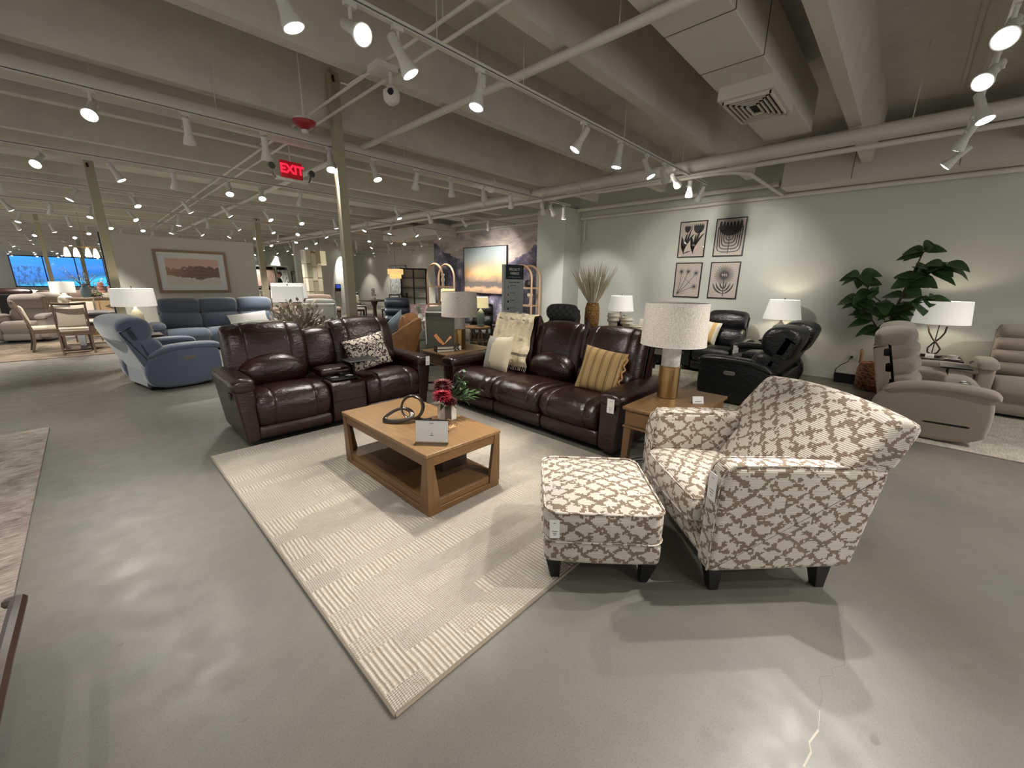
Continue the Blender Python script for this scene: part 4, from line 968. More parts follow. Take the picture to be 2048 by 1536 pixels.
def brass_lamp(label, x, y):
    l = thing('table_lamp', label, 'lamp', (x, y, .60))
    m = MB(); m.lathe([(.079, 0), (.085, .004), (.085, .27), (.08, .276)], 32); m.obj('brass_column', BRASS, l)
    m = MB(); m.lathe([(.074, .276), (.076, .28), (.076, .44), (.05, .45)], 32); m.obj('marble_neck', MARBLE, l)
    m = MB(); m.lathe([(.012, .45), (.012, .74), (.0, .75)], 10); m.obj('stem', BRASS, l)
    m = MB(); n = 48; r0, r1 = .262, .25; z0, z1 = .46, .80
    for k in range(n):
        pass
    m.grid(lambda u, v_: ((r0+(r1-r0)*v_)*math.cos(2*PI*u), (r0+(r1-r0)*v_)*math.sin(2*PI*u), z0+(z1-z0)*v_), n, 6)
    m.grid(lambda u, v_: ((r0+(r1-r0)*v_-.004)*math.cos(-2*PI*u), (r0+(r1-r0)*v_-.004)*math.sin(-2*PI*u), z0+(z1-z0)*v_), n, 6)
    sh = m.obj('lamp_shade', LINEN, l)
    m = MB(); rc_ = lambda r_, z: m.tube([(r_*math.cos(2*PI*k/40), r_*math.sin(2*PI*k/40), z) for k in range(40)], .004, 6, closed=True)
    rc_(r0-.002, z0); rc_(r1-.002, z1); m.obj('shade_rim', PAPER, sh)
    m = MB()
    for a in (0, 2*PI/3, 4*PI/3): m.cyl((0, 0, .77), (r1*math.cos(a), r1*math.sin(a), .79), .002, n=5)
    m.lathe([(.0, .76), (.012, .76), (.014, .78), (0, .79)], 10); m.obj('finial', BRASS, l)
    return l
brass_lamp('brass and marble table lamp with big linen drum shade in front of the botanical prints', 3.37, 1.345)
brass_lamp('brass and marble table lamp with linen drum shade in front of the mural', 3.71, 4.62)
def tent_card(x, y, z, rz, label, w=.09, h=.06):
    c = thing('tent_card', label, 'card', (x, y, z), rz); m = MB(); m.box(-w/2, w/2, -.001, .001, 0, h); m.obj('card_face', PAPER, c, (0, -.012, 0), (-.35, 0, 0)); m = MB(); m.box(-w/2, w/2, -.001, .001, 0, h); m.obj('card_back', PAPER, c, (0, .028, 0), (.35, 0, 0))
    m = MB(); m.box(-w*.3, w*.3, -.0018, -.001, h*.25, h*.32); m.obj('printed_text', INK, c, (0, -.012, 0), (-.35, 0, 0))
tent_card(3.36, 1.08, .60, -.8, 'small white card beside the brass lamp on the near end table')
tent_card(3.55, 4.47, .60, -.6, 'small white card beside the brass lamp on the corner end table')
cd = thing('brown_tag', 'tan leather scrap lying beside the white card on the near end table', 'tag', (3.27, 1.02, .601), -.5); m = MB(); m.box(-.05, .05, -.018, .018, 0, .003); m.obj('flat_tag', TANL, cd)
# books and folded leather ornament on the corner table
for i, (l, rz, w, d) in enumerate((('dark hardback book at the bottom of the stack on the corner table', .25, .25, .17), ('dark hardback book on top of the stack on the corner table', .20, .23, .16))):
    b = thing('book', l, 'book', (3.33, 4.50, .60+.041*i), rz-.6); m = MB(); m.box(-w/2, w/2, -d/2, d/2, 0, .004); m.box(-w/2, w/2, -d/2, d/2, .035, .039); m.box(-w/2, -w/2+.004, -d/2, d/2, 0, .039); m.obj('cover', plain('dark_book_cloth', (34, 30, 34), .7), b)
    m = MB(); m.box(-w/2+.005, w/2-.005, -d/2+.005, d/2-.005, .004, .035); m.obj('pages', CREAMF, b)
o = thing('folded_leather_ornament', 'folded tan leather bird-like ornament on the dark books', 'ornament', (3.33, 4.52, .683), -.7)
m = MB(); m.add([(0, 0, 0), (-.13, .02, .13), (-.10, .07, .15), (.02, .05, .01)], [(0, 1, 2, 3)]); m.add([(0, 0, 0), (.12, .03, .10), (.10, .09, .12), (.02, .05, .01)], [(0, 1, 2, 3)]); m.add([(0, 0, 0), (-.06, -.03, .05), (-.13, .02, .13)], [(0, 1, 2)])
ob = m.obj('leather_fold', plain('tan_hide', (190, 128, 78), .6), o, smooth=False); sd = ob.modifiers.new('thick', 'SOLIDIFY'); sd.thickness = .004
o = thing('wire_stand', 'black tangled wire stand behind the folded leather ornament', 'ornament', (3.47, 4.40, .60)); m = MB()
for k in range(6): a = k*1.05; m.cyl((.05*math.cos(a), .05*math.sin(a), .003), (.05*math.cos(a+2.2), .05*math.sin(a+2.2), .10), .005, n=5)
m.obj('wires', BLACKM, o)

# ------------------------------------------------------------ cushions and the throw
def put_pillow(label, loc, rot, w, h, t_, mt, name='throw_pillow', extra=None):
    p = thing(name, label, 'cushion', loc, rot=rot); m = MB(); m.pillow(w, h, t_); o = m.obj('cushion_cover', mt, p); return p
put_pillow('black and white damask cushion on the right seat of the maroon loveseat', (2.26, 4.60, .70), (-.30, -.20, -.10), .50, .40, .15, DAMASK)
p = put_pillow('tan striped square cushion with ruffled edge on the near seat of the maroon sofa', (3.54, 2.12, .68), (-.32, .12, -PI/2+.15), .46, .46, .16, m_stripes('tan_stripe', [(0, (178, 148, 102)), (.28, (112, 88, 56)), (.40, (178, 148, 102)), (.50, (112, 86, 58)), (.56, (186, 156, 106))], .085))
m = MB(); pts = [(.225+.012*math.sin(k*1.3), .012*math.sin(k*2.1), -.22+.44*k/24) for k in range(25)]; m.tube(pts, .022, 6, flat=.4); m.obj('ruffle', fabric('peach_ruffle', (206, 162, 108), .9, 100, .1), p)
put_pillow('cream and grey woven cushion on the far seat of the maroon sofa', (3.50, 3.60, .665), (-.32, -.08, -PI/2-.1), .48, .46, .15, m_stripes('cream_grey_panel', [(0, (224, 212, 184)), (.44, (224, 212, 184)), (.5, (172, 168, 156)), (.96, (172, 168, 156))], 1.0, 0) if False else fabric('cream_slub', (218, 206, 178), .9, 60, .12))
pp = [o for o in bpy.data.objects if o.get('label', '').startswith('cream and grey woven')][0]
m = MB(); m.pillow(.485, .465, .152, 14); m.v = [q_ for q_ in m.v]
keep = [f for f in m.f if np.mean([m.v[i][0] for i in f]) < -.05]; m.f = keep; m.mi = [0]*len(keep); m.obj('grey_panel', fabric('grey_slub', (166, 162, 152), .9, 60, .14), pp)
# throw draped over the far back cushion (follows the back)
th = thing('throw_blanket', 'cream tufted throw with grey stripes draped over the far end of the maroon sofa', 'blanket', (3.08, 2.9, 0), -PI/2)
def prof(v_):
    P_ = [(.56, .53), (.55, .60), (.585, .68), (.645, .78), (.70, .95), (.735, 1.08), (.80, 1.145), (.92, 1.14), (1.02, 1.05), (1.06, .9), (1.06, .75)]
    k = v_*(len(P_)-1); i = min(len(P_)-2, int(k)); f = k-i; return (P_[i][0]*(1-f)+P_[i+1][0]*f, P_[i][1]*(1-f)+P_[i+1][1]*f)
def thr(u, v_):
    y, z = prof(v_); x = -1.02+.60*u + .10*(1-v_)*(u-.2)+.05*(1-v_); w = .010*math.sin(u*19+v_*5)+.006*math.sin(u*41); 
    return (x+.01*math.sin(v_*30), y-.05+w-.01*(1-abs(2*u-1)), z+.006*math.sin(u*23))
m = MB(); m.grid(thr, 36, 40); tm = NT('cream_throw_fabric'); tf = tm.vor(26); sp = tm.n('SeparateXYZ', {0: tm.uv}); bands = tm.math('LESS_THAN', tm.math('ABSOLUTE', tm.math('SUBTRACT', tm.math('FRACT', tm.math('MULTIPLY', sp.outputs[1], 5.2)), .5)), .08); lowm = tm.math('LESS_THAN', sp.outputs[1], .80)
tm.base(tm.mix(tm.math('MULTIPLY', bands, lowm), tm.mix(tm.noise(9, 3), lin((232, 220, 190)), lin((216, 202, 170))), lin((128, 124, 110))), .95); tm.bump(tf, .5, .01)
ob = m.obj('draped_cloth', tm.m, th); sd = ob.modifiers.new('thick', 'SOLIDIFY'); sd.thickness = .006; sd.offset = 1
m = MB(); q = random.Random(2)
for k in range(30):
    x, y, z = thr(k/29, 0); m.cyl((x, y-.008, z+.01), (x+.01*(q.random()-.5), y-.03, z-.045), .003, n=5)
m.obj('fringe', CREAMF, th)
m = MB()
for i, (u, v_) in enumerate(((.15, .62), (.45, .66), (.75, .6), (.3, .5), (.62, .48), (.88, .5), (.2, .38), (.5, .36), (.8, .35))):
    x, y, z = thr(u, v_)
    for k in range(3): m.tube([(x-.03+.02*k, y-.012, z-.03), (x-.02+.02*k, y-.02, z), (x-.03+.02*k, y-.008, z+.035)], .004, 5)
m.obj('tufts', CREAMF, th)
# ------------------------------------------------------------ generic reclining seating for the rest of the floor
def round_arm(parent, x0, x1, y0, y1, zt, mt, z0=.03, panel=None, side=1, fat=.05, name='arm', bulge=0):
    """upholstered arm: side panel with rounded corners and a soft sloping pad along the top"""
    pr = [(y0+.02, z0), (y0-.01, z0+.25), (y0+.01, zt-.06), (y0+.16, zt), (y1-.25, zt-.03), (y1-.06, zt-.14), (y1-.01, z0+.22), (y1-.10, z0)]
    m = MB(); m.puff(pr, x0, x1, .035, .008, N=52); o = m.obj(name, panel or mt, parent)
    pr = [(y0-.02, zt-.09), (y0-.03, zt-.03), (y0+.03, zt+.02), (y0+.3, zt+.035+bulge), (y1-.28, zt+.02), (y1-.08, zt-.08), (y1-.10, zt-.14), (y1-.35, zt-.05), (y0+.2, zt-.05)]
    m = MB(); m.puff(pr, x0-.015, x1+.015, fat, .008, N=52); m.obj('arm_pad', mt, o); return o
def recliner(name, label, cat, loc, rz, mt, W, seats, arm=.17, armh=.6, segs=((.46, .78, .2, .04), (.76, 1.06, .2, .05)), lean=.22, yb=.58, D=.92, console=None, arms=(1, 1), shell=True, gap=0, group=None, seat_h=.47, seams=(), back_w=0, panel=False, lever=False, shellz=None, arch=0, crown=.025):
    t = thing(name, label, cat, loc, rz, group); zt = segs[-1][1]
    for k, sx in enumerate((-1, 1)):
        if arms[k]:
            x0, x1 = (-W, -W+arm) if sx < 0 else (W-arm, W)
            a = round_arm(t, x0, x1, -.02, D-.06, armh, mt, side=sx)
            if panel == sx:
                m = MB(); m.puff([(.30, .40), (.30, .455), (.44, .455), (.44, .40)], sx*W-.004, sx*W+.010, .004, 0, smooth=1, N=24, st=2); m.obj('power_panel', plain('satin_silver', (168, 166, 162), .3, .8), a)
            if lever == sx:
                m = MB(); m.puff([(.10, .20), (.10, .225), (.44, .215), (.44, .195)], sx*W-.002, sx*W+.022, .006, 0, smooth=1, N=20, st=2); m.obj('recline_lever', BLACKM, a)
    for a, b in seats:
        seat_seg(t, a+.005, b-.005, mt, seat_h, .66, .2, 0, .05, .015, seams)
        m = MB(); m.puff([(.03, .05), (-.005, .08), (-.01, .19), (.03, .22), (.1, .2), (.1, .05)], a+.004, b-.004, .03, .004); m.obj('footrest', mt, t)
        for i, (z0, z1, th, ro) in enumerate(segs):
            back_seg(t, a+gap-back_w, b-gap+back_w, z0, z1, th, lean, yb, mt, 'headrest' if i == len(segs)-1 and len(segs) > 1 else 'back_cushion', min(.075, (z1-z0)*.42), crown, seams, arch=arch if i == 0 else 0, roll=ro)
        if shell: back_shell(t, a-back_w, b+back_w, yb, lean, shellz or zt-.06, mt)
    if console:
        a, b = console; m = MB(); m.puff([(.02, .05), (-.03, .1), (-.035, .44), (.0, .49), (.60, .50), (.60, .05)], a, b, .018, 0); c = m.obj('console', mt, t)
        m = MB(); m.puff([(.30, .49), (.28, .58), (.32, .62), (.60, .63), (.64, .5)], a+.01, b-.01, .03, .005); m.obj('console_lid', mt, c)
        for dx in (-.07, .07): m = MB(); m.lathe([(.04, .495), (.043, .508), (.036, .508), (.032, .48)], 16, ((a+b)/2+dx, .12, 0)); m.obj('cup_holder', CHROME, c)
        back_seg(t, a, b, .55, zt-.14, .15, lean, yb+.06, mt, 'console_back', .04, .015)
        back_shell(t, a, b, yb, lean, zt-.16, mt)
    x0, x1 = seats[0][0], seats[-1][1]
    m = MB(); m.box(x0-.02, x1+.02, .06, D-.12, .05, .38); m.obj('base_frame', mt, t, bevel=.02)
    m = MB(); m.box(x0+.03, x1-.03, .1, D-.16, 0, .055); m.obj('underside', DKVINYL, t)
    return t
# slate blue pair
b1 = recliner('recliner', 'slate blue velvet recliner seen from behind, at the left', 'recliner', (1.148, 7.888, 0), PI/2+.2, BLUE, .53, [(-.36, .36)], .17, .60, ((.46, .80, .22, .05), (.74, 1.10, .26, .07)), .36, .64, .98, back_w=.15, panel=-1, shellz=.99)
b2 = recliner('reclining_sofa', 'slate blue velvet three seat sofa against the white partition', 'sofa', (2.08, 10.72, 0), 0, BLUE, 1.27, [(-1.08, -.36), (-.36, .36), (.36, 1.08)], .19, .6, ((.46, .82, .2, .03), (.80, 1.12, .22, .04)), .16, .56, 1.0)
put_pillow('long pale grey lumbar pillow on the slate blue sofa', (2.55, 11.02, .62), (-.3, -.1, .1), .82, .30, .13, fabric('pale_grey_slub', (196, 196, 192), .9, 90, .08))
def side_table(label, x, y, w, d, h, mt, name='side_table', z0=0):
    t = thing(name, label, 'table', (x, y, 0)); m = MB(); m.box(-w/2, w/2, -d/2, d/2, h-.03, h); m.obj('tabletop', mt, t, bevel=.004)
    m = MB(); m.box(-w/2+.03, w/2-.03, -d/2+.03, d/2-.03, h-.09, h-.031); m.obj('apron', mt, t)
    for sx in (-1, 1):
        for sy in (-1, 1): m = MB(); m.box(sx*(w/2-.04)-.02, sx*(w/2-.04)+.02, sy*(d/2-.04)-.02, sy*(d/2-.04)+.02, 0, h-.09); m.obj('leg', mt, t)
    return t
def lamp(label, x, y, z, base, bmat, r0, r1, z0, z1, smat=None, square=False, n=32, rz=0):
    """base = lathe profile relative to z; the shade spans z0..z1 above z"""
    l = thing('table_lamp', label, 'lamp', (x, y, z), rz); m = MB()
    if callable(base): base(m)
    else: m.lathe(base, 24)
    m.obj('lamp_base', bmat, l); smat = smat or SHADEW; m = MB()
    for dr, s in ((0, 1), (-.004, -1)):
        m.grid(lambda u, v_: ((r0+dr+(r1-r0)*v_)*math.cos(2*PI*u*s), (r0+dr+(r1-r0)*v_)*math.sin(2*PI*u*s), z0+(z1-z0)*v_), n, 4)
    m.obj('lamp_shade', smat, l, smooth=not square); m = MB(); top = max(p[1] for p in base) if not callable(base) else 0
    m.cyl((0, 0, min(top, z0)-.01), (0, 0, z1+.02), .006, n=6); m.sphere((0, 0, z1+.025), .011, 6); m.cyl((-r1+.01, 0, z1-.01), (r1-.01, 0, z1-.01), .003, n=5); m.obj('stem_and_finial', BLACKM, l)
    L = bpy.data.lights.new('bulb', 'POINT'); L.energy = 9; L.color = (1, .86, .66); L.shadow_soft_size = .05
    lo = bpy.data.objects.new('bulb', L); COL.objects.link(lo); lo.parent = l; lo.location = (0, 0, (z0+z1)/2); return l
side_table('small table behind the slate blue recliner', .55, 9.0, .45, .45, .62, DARKW)
lamp('white drum lamp behind the slate blue recliner', .52, 9.1, .62, [(.0, 0), (.08, 0), (.085, .02), (.05, .06), (.09, .2), (.08, .34), (.02, .42), (.012, .5)], CERAM, .285, .27, .46, .74)
# framed abstract print
def framed(name, label, x, y, z, w, h, rz, fm, art, fw=.03, mat_w=0, depth=.035, cat='picture', group=None):
    """frame hangs with its back at the origin plane, facing local -y"""
    f = thing(name, label, cat, (x, y, z), rz, group); m = MB()
    a, b = w/2, h/2
    for q in (((-a, -a+fw, -b, b)), ((a-fw, a, -b, b)), ((-a+fw, a-fw, b-fw, b)), ((-a+fw, a-fw, -b, -b+fw))): m.box(q[0], q[1], -depth, 0, q[2], q[3])
    m.obj('frame', fm, f, bevel=.002)
    if mat_w: m = MB(); m.box(-a+fw, a-fw, -depth*.55, -depth*.45, -b+fw, b-fw); m.obj('mat_board', PAPER, f); fw += mat_w
    m = MB(); m.box(-a+fw, a-fw, -depth*.75, -depth*.6, -b+fw, b-fw); m.obj('picture_print', art, f); return f
framed('framed_print', 'wide framed blush and brown abstract print on the white partition', 1.87, 12.395, 1.675, 1.38, .96, 0, wood('pale_frame_wood', (150, 126, 98), 'u', .5, .2), m_abstract(), .055, .13)
# four botanical prints on the right wall: flat cut-out shapes on paper
PRINT = plain('print_paper', (196, 182, 170), .5); CUT = plain('print_black', (30, 26, 30), .6)
def botanical(kind, label, y, z):
    f = thing('botanical_print', label, 'picture', (8.8, y, z), -PI/2, 'black framed botanical prints'); w, h = .54, .70
    m = MB(); a, b, fw = w/2, h/2, .018
    for q in (((-a, -a+fw, -b, b)), ((a-fw, a, -b, b)), ((-a+fw, a-fw, b-fw, b)), ((-a+fw, a-fw, -b, -b+fw))): m.box(q[0], q[1], -.03, -.001, q[2], q[3])
    m.obj('frame', BLACKW, f, bevel=.002)
    m = MB(); m.box(-a+fw, a-fw, -.016, -.01, -b+fw, b-fw); pa = m.obj('paper', PRINT, f)
    m = MB(); Y = -.0175
    def stroke(p, w0, w1=None, n=10, close=1):
        """tapered brush stroke through points, quadratic"""
        P = [Vector((q_[0], 0, q_[1])) for q_ in p]; o0 = len(m.v); N = n
        for i in range(N+1):
            t_ = i/N; c = (1-t_)**2*P[0]+2*t_*(1-t_)*P[1]+t_*t_*P[2]; d = (2*(1-t_)*(P[1]-P[0])+2*t_*(P[2]-P[1])); d.normalize() if d.length else None
            s = Vector((-d.z, 0, d.x)); ww = (w0 if w1 is None else w0+(w1-w0)*t_)*((math.sin(PI*min(max(t_, .02), .98)))**.5 if close else 1)
            m.v += [(c.x-s.x*ww, Y, c.z-s.z*ww), (c.x+s.x*ww, Y, c.z+s.z*ww)]
        for i in range(N): m.f.append((o0+2*i, o0+2*i+1, o0+2*i+3, o0+2*i+2)); m.mi.append(0)
    def disc(x, z_, r, n=14, sz=1): m.add([(x+r*math.cos(2*PI*k/n), Y-.0003, z_+r*sz*math.sin(2*PI*k/n)) for k in range(n)], [tuple(range(n))])
    def tulip(cx, cz, r, hh, n=5, tips=.06):
        top = [(cx-r+2*r*k/(2*n), cz+hh*(.72 if k % 2 else 1)-.0) for k in range(2*n+1)]
        bot = [(cx+r*math.cos(PI*k/10), cz+hh*.55-hh*.75*math.sin(PI*k/10)) for k in range(11)]
        c_ = top+bot; m.add([(p[0], Y, p[1]) for p in c_], [tuple(range(len(c_)))])
    if kind == 0:
        tulip(-.11, .16, .06, .12, 4); tulip(.11, .14, .10, .16, 5)
        for cx, l in ((-.15, -.1), (.04, .09)):
            stroke([(cx, -.28), (cx+.02, -.05), (l+(.0 if l < 0 else .02), .14)], .006, .006, 10, 0)
            for k, (dx, dz, e) in enumerate(((-.05, .25, .0), (.03, .28, .05), (.13, .33, .1), (.2, .2, .16))):
                stroke([(cx, -.27+.03*k), (cx+dx*.3, -.12+.03*k), (cx+dx*.9, -.22+dz+.04*k)], .021)
                if k < 2: stroke([(cx, -.25+.04*k), (cx-.06, -.15), (cx-.05-.01*k, .02+.05*k)], .018)
        stroke([(-.15, -.28), (-.08, -.24), (.0, -.22)], .011); stroke([(-.03, .28), (-.02, .2), (-.06, .1)], .008)
    elif kind == 1:
        top = []
        for k in range(7):
            cx = -.18+.06*k; lift = .0+abs(k-3)*.008
            for q in range(5): a = PI-PI*q/4; top.append((cx+.027*math.cos(a), .21+lift+.07*math.sin(a)**.8 if math.sin(a) > 0 else .19+lift))
        bot = [(.205*math.cos(PI*k/14), .20-.17*math.sin(PI*k/14)) for k in range(15)]
        c_ = top+bot; m.add([(p[0], Y, p[1]) for p in c_], [tuple(range(len(c_)))])
        stroke([(0, .05), (0, -.1), (0, -.30)], .006, .006, 6, 0)
        for k in range(5):
            w_ = .215-.037*k; zb = -.27+.055*k; zt_ = .20-.03*k
            for s in (-1, 1):
                stroke([(0, zb), (s*w_*.75, zb-.01), (s*w_*.92, zb+.05)], .008, .008, 8, 0); stroke([(s*w_*.92, zb+.05), (s*w_, zb+.1), (s*w_*1.0, zt_)], .008, .010, 8, 0)
        for s in (-1, 1): stroke([(0, -.02), (s*.03, .01), (s*.035, .05)], .006)
    elif kind == 2:
        ends = ((-.14, .17), (.0, .17), (.16, .14), (.15, -.13))
        for ex, ez in ends:
            stroke([(-.2, -.29), (ex*.4-.08, ez*.2-.16), (ex, ez)], .006, .004, 10, 0); disc(ex, ez, .012)
            for k in range(26):
                a = 2*PI*k/26; L = .055+.03*((k*7) % 5)/5; stroke([(ex, ez), (ex+L*.5*math.cos(a), ez+L*.5*math.sin(a)), (ex+L*math.cos(a), ez+L*math.sin(a))], .0026, .0014, 3, 0)
        for k in range(14):
            x_, z_ = (-.12+.2*((k*37) % 10)/10, -.08+.16*((k*53) % 10)/10); disc(x_, z_, .007); 
        for k in range(5): disc(-.14+.035*k, -.29+.02*(k % 2)+.01*k, .006)
        stroke([(-.2, -.3), (-.12, -.29), (-.02, -.27)], .003, .002, 6, 0)
    else:
        cx, cz = .0, .10
        for k in range(52):
            a = 2*PI*k/52; r0, r1 = .05, (.19 if k % 2 else .16); stroke([(cx+r0*math.cos(a), cz+r0*math.sin(a)), (cx+.1*math.cos(a), cz+.1*math.sin(a)), (cx+r1*math.cos(a), cz+r1*math.sin(a))], .0045, .004, 3, 0)
        disc(cx, cz, .06); stroke([(cx, cz), (cx+.01, -.1), (cx+.02, -.31)], .011, .008, 8, 0)
        for s in (-1, 1):
            for k, (dx, dz) in enumerate(((.19, .0), (.13, .02), (.06, .05))): stroke([(.015, -.26+.05*k), (s*dx*.8, -.22+.04*k), (s*dx, -.06+dz*.3)], .016)
    m.obj('plant_motif', CUT, pa, smooth=False)
    if kind == 3:
        m = MB()
        for k in range(6): disc(cx-.035+.035*(k % 3)+.01*(k//3), cz+.015-.025*(k//3), .012); 
        m.v = [(p[0], p[1]-.0006, p[2]) for p in m.v]; m.obj('seed_dots', PRINT, pa, smooth=False)
    g = MB(); g.box(-w/2+fw, w/2-fw, -.022, -.0205, -h/2+fw, h/2-fw); g.obj('glazing', PANE, f)
botanical(0, 'black framed print of two tulips, top left of the four botanical prints', 3.355, 2.45)
botanical(1, 'black framed print of a fan flower with curved stems, top right of the four', 2.65, 2.45)
botanical(2, 'black framed print of dandelion stems, bottom left of the four botanical prints', 3.355, 1.645)
botanical(3, 'black framed print of a round spiky flower, bottom right of the four', 2.65, 1.645)
f = framed('framed_canvas', 'big black framed sunset canvas on the purple-grey mural', 8.775, 9.6, 1.89, 1.98, 1.42, -PI/2, BLACKW, m_sunset(), .02, 0, .07)

# ------------------------------------------------------------ left dining set
def dining_chair(label, x, y, rz, fm=GREYW, sm=SEATF, group=None, h=1.02, name='dining_chair'):
    c = thing(name, label, 'chair', (x, y, .012), rz, group); w = .24
    m = MB(); m.puff([(-.24, .44), (-.25, .50), (.2, .50), (.2, .44)], -w+.01, w-.01, .02, .008, smooth=1, N=28); m.obj('seat', sm, c)
    m = MB(); m.box(-w+.02, w-.02, -.235, -.21, .37, .445); m.box(-w+.02, w-.02, .18, .205, .37, .445); m.box(-w+.01, -w+.035, -.22, .19, .37, .445); m.box(w-.035, w-.01, -.22, .19, .37, .445); m.obj('seat_rail', fm, c)
    for sx in (-1, 1):
        m = MB(); m.taper((sx*(w-.03), -.215, 0), (.015, .015), (sx*(w-.03), -.21, .44), (.024, .024)); m.obj('leg', fm, c)
        pts = [(.25, 0), (.20, .2), (.19, .42), (.225, .62), (.29, .82), (.34, h)]; m = MB(); q = [(y_-.02, z_) for y_, z_ in pts]+[(y_+.022, z_) for y_, z_ in pts[::-1]]
        m.prism(q, sx*(w-.02)-.016, sx*(w-.02)+.016, 'x'); m.obj('rear_leg', fm, c, bevel=.003)
    m = MB(); m.puff([(.195, .54), (.18, .6), (.24, .90), (.28, .93), (.29, .90), (.235, .55)], -w+.04, w-.04, .02, .008, smooth=1, N=28); m.obj('backrest', sm, c)
    m = MB(); m.puff([(.31, h-.05), (.325, h), (.365, h), (.345, h-.05)], -w, w, .012, 0, smooth=1, N=20, fn=lambda p, u: (p[0], p[1]+.03*(1-u*u), p[2]+.015*u*u)); m.obj('top_rail', fm, c)
    return c
t = thing('dining_table', 'dark grey dining table in the left dining set', 'dining table', (.42, 13.15, .012)); m = MB(); m.box(-1.0, 1.0, -.5, .5, .72, .76); m.obj('tabletop', plain('dark_grey_wood', (74, 72, 72), .3, 0, (30, .1, .002), .15), t, bevel=.005)
m = MB(); m.box(-.92, .92, -.42, .42, .64, .719); m.obj('apron', MATS['dark_grey_wood'], t)
for sx in (-1, 1):
    m = MB(); m.taper((sx*.65, -.28, 0), (.05, .05), (sx*.65, 0, .64), (.06, .06)); m.taper((sx*.65, .28, 0), (.05, .05), (sx*.65, 0, .64), (.06, .06)); m.box(sx*.65-.05, sx*.65+.05, -.4, .4, 0, .05); m.obj('trestle_leg', MATS['dark_grey_wood'], t)
dining_chair('oatmeal upholstered wood dining chair seen from behind, beside the blue recliner', -.30, 12.08, PI+.06)
dining_chair('oatmeal upholstered wood dining chair in side view at the end of the grey table', -.72, 12.85, PI/2+.12)
dining_chair('oatmeal dining chair on the far side of the grey table', -.12, 14.1, 0)
# things behind the dining set
s = thing('sideboard', 'carved light wood sideboard with two doors under the vase', 'sideboard', (.45, 15.45, 0)); SBW = wood('light_sideboard_wood', (190, 158, 116), 'v', .5, .25)
m = MB(); m.box(-.75, .75, -.22, .22, .08, .95); m.box(-.72, .72, -.19, .19, 0, .08); m.obj('case', SBW, s, bevel=.004); m = MB(); m.box(-.78, .78, -.25, .25, .95, 1.0); m.obj('countertop', GREYW, s, bevel=.004)
for i in range(3):
    m = MB(); m.box(-.72+.49*i, -.72+.49*i+.46, -.24, -.221, .12, .92); d = m.obj('door', SBW, s, bevel=.003)
    m = MB(); 
    for k in range(4): z = .2+.19*k; m.add([(-.72+.49*i+.23, -.243, z+.08), (-.72+.49*i+.40, -.243, z), (-.72+.49*i+.23, -.243, z-.08), (-.72+.49*i+.06, -.243, z)], [(0, 1, 2, 3)])
    m.obj('diamond_carving', GREYW, d, smooth=False)
    m = MB(); m.cyl((-.72+.49*i+.43, -.25, .45), (-.72+.49*i+.43, -.25, .6), .006, n=6); m.obj('handle', BLACKM, d)
def vase_branches(name, label, x, y, z, r, h, vm, n, L, spread, bm, lm, seed, cat='vase', leafw=.012, leafl=.05, up=1.0, dens=8):
    v = thing(name, label, cat, (x, y, z)); m = MB(); m.lathe([(r*.7, 0), (r, h*.15), (r, h*.6), (r*.55, h*.85), (r*.6, h), (r*.5, h), (r*.45, h*.85)], 20); m.obj('vase', vm, v)
    q = random.Random(seed); m = MB(); lf = MB()
    for k in range(n):
        a = q.random()*2*PI; s_ = spread*(.3+.7*q.random()); p0 = Vector((0, 0, h*.7)); d = Vector((math.cos(a)*s_, math.sin(a)*s_, up)).normalized(); LL = L*(.6+.4*q.random())
        pts = [p0+d*LL*t_+Vector((0, 0, -.12*LL*t_*t_))+Vector((q.random()-.5, q.random()-.5, 0))*.02 for t_ in (0, .35, .7, 1)]
        m.tube(pts, [.004, .003, .003, .0015], 5)
        for j in range(dens):
            t_ = .3+.7*j/dens; p = p0+d*LL*t_+Vector((0, 0, -.12*LL*t_*t_)); an = q.random()*2*PI
            leaf(lf, p, d+Vector((math.cos(an), math.sin(an), .3)), leafl*(.6+.6*q.random()), leafw, .2, 3)
    m.obj('branches', bm, v)
    if lf.v: lf.obj('leaves', lm, v)
    return v
vase_branches('branch_vase', 'blue-grey glass vase of thin blossoming branches on the sideboard', .0, 15.35, 1.0, .10, .34, plain('blue_grey_glass', (120, 140, 150), .15, 0, Transmission_Weight=.4), 16, .75, .9, BARK, plain('blossom_white', (196, 190, 200), .8), 11, leafw=.012, leafl=.04)
v = thing('flower_bowl', 'pink peonies and green leaves on the sideboard', 'flowers', (.38, 15.3, 1.0)); m = MB(); m.lathe([(.10, 0), (.12, .05), (.1, .12)], 16); m.obj('bowl', CERAM, v); m = MB(); q = random.Random(5)
for k in range(7): m.sphere((-.02+.16*(k % 3-.5)+.03*q.random(), -.05+.1*q.random(), .15+.09*(k//3)), .065, 7)
m.obj('peonies', plain('peony_pink', (222, 160, 146), .8, 0, (30, .8, .02), .2, 20), v)
m = MB()
for k in range(18): a = q.random()*2*PI; leaf(m, (-.18, 0, .08), (math.cos(a), math.sin(a), .5), .2, .03, .5)
m.obj('leaves', plain('fresh_green', (110, 140, 60), .5), v)
s = thing('console_table', 'white console table left of the wood sideboard', 'table', (-.55, 16.4, 0)); m = MB(); m.box(-.5, .5, -.2, .2, .72, .76); m.obj('tabletop', WHITE, s); 
for sx in (-1, 1): m = MB(); m.box(sx*.46-.03, sx*.46+.03, -.18, .18, 0, .72); m.obj('leg', WHITE, s)
m = MB(); m.box(-.45, .45, -.17, .17, .2, .23); m.obj('shelf', WHITE, s)
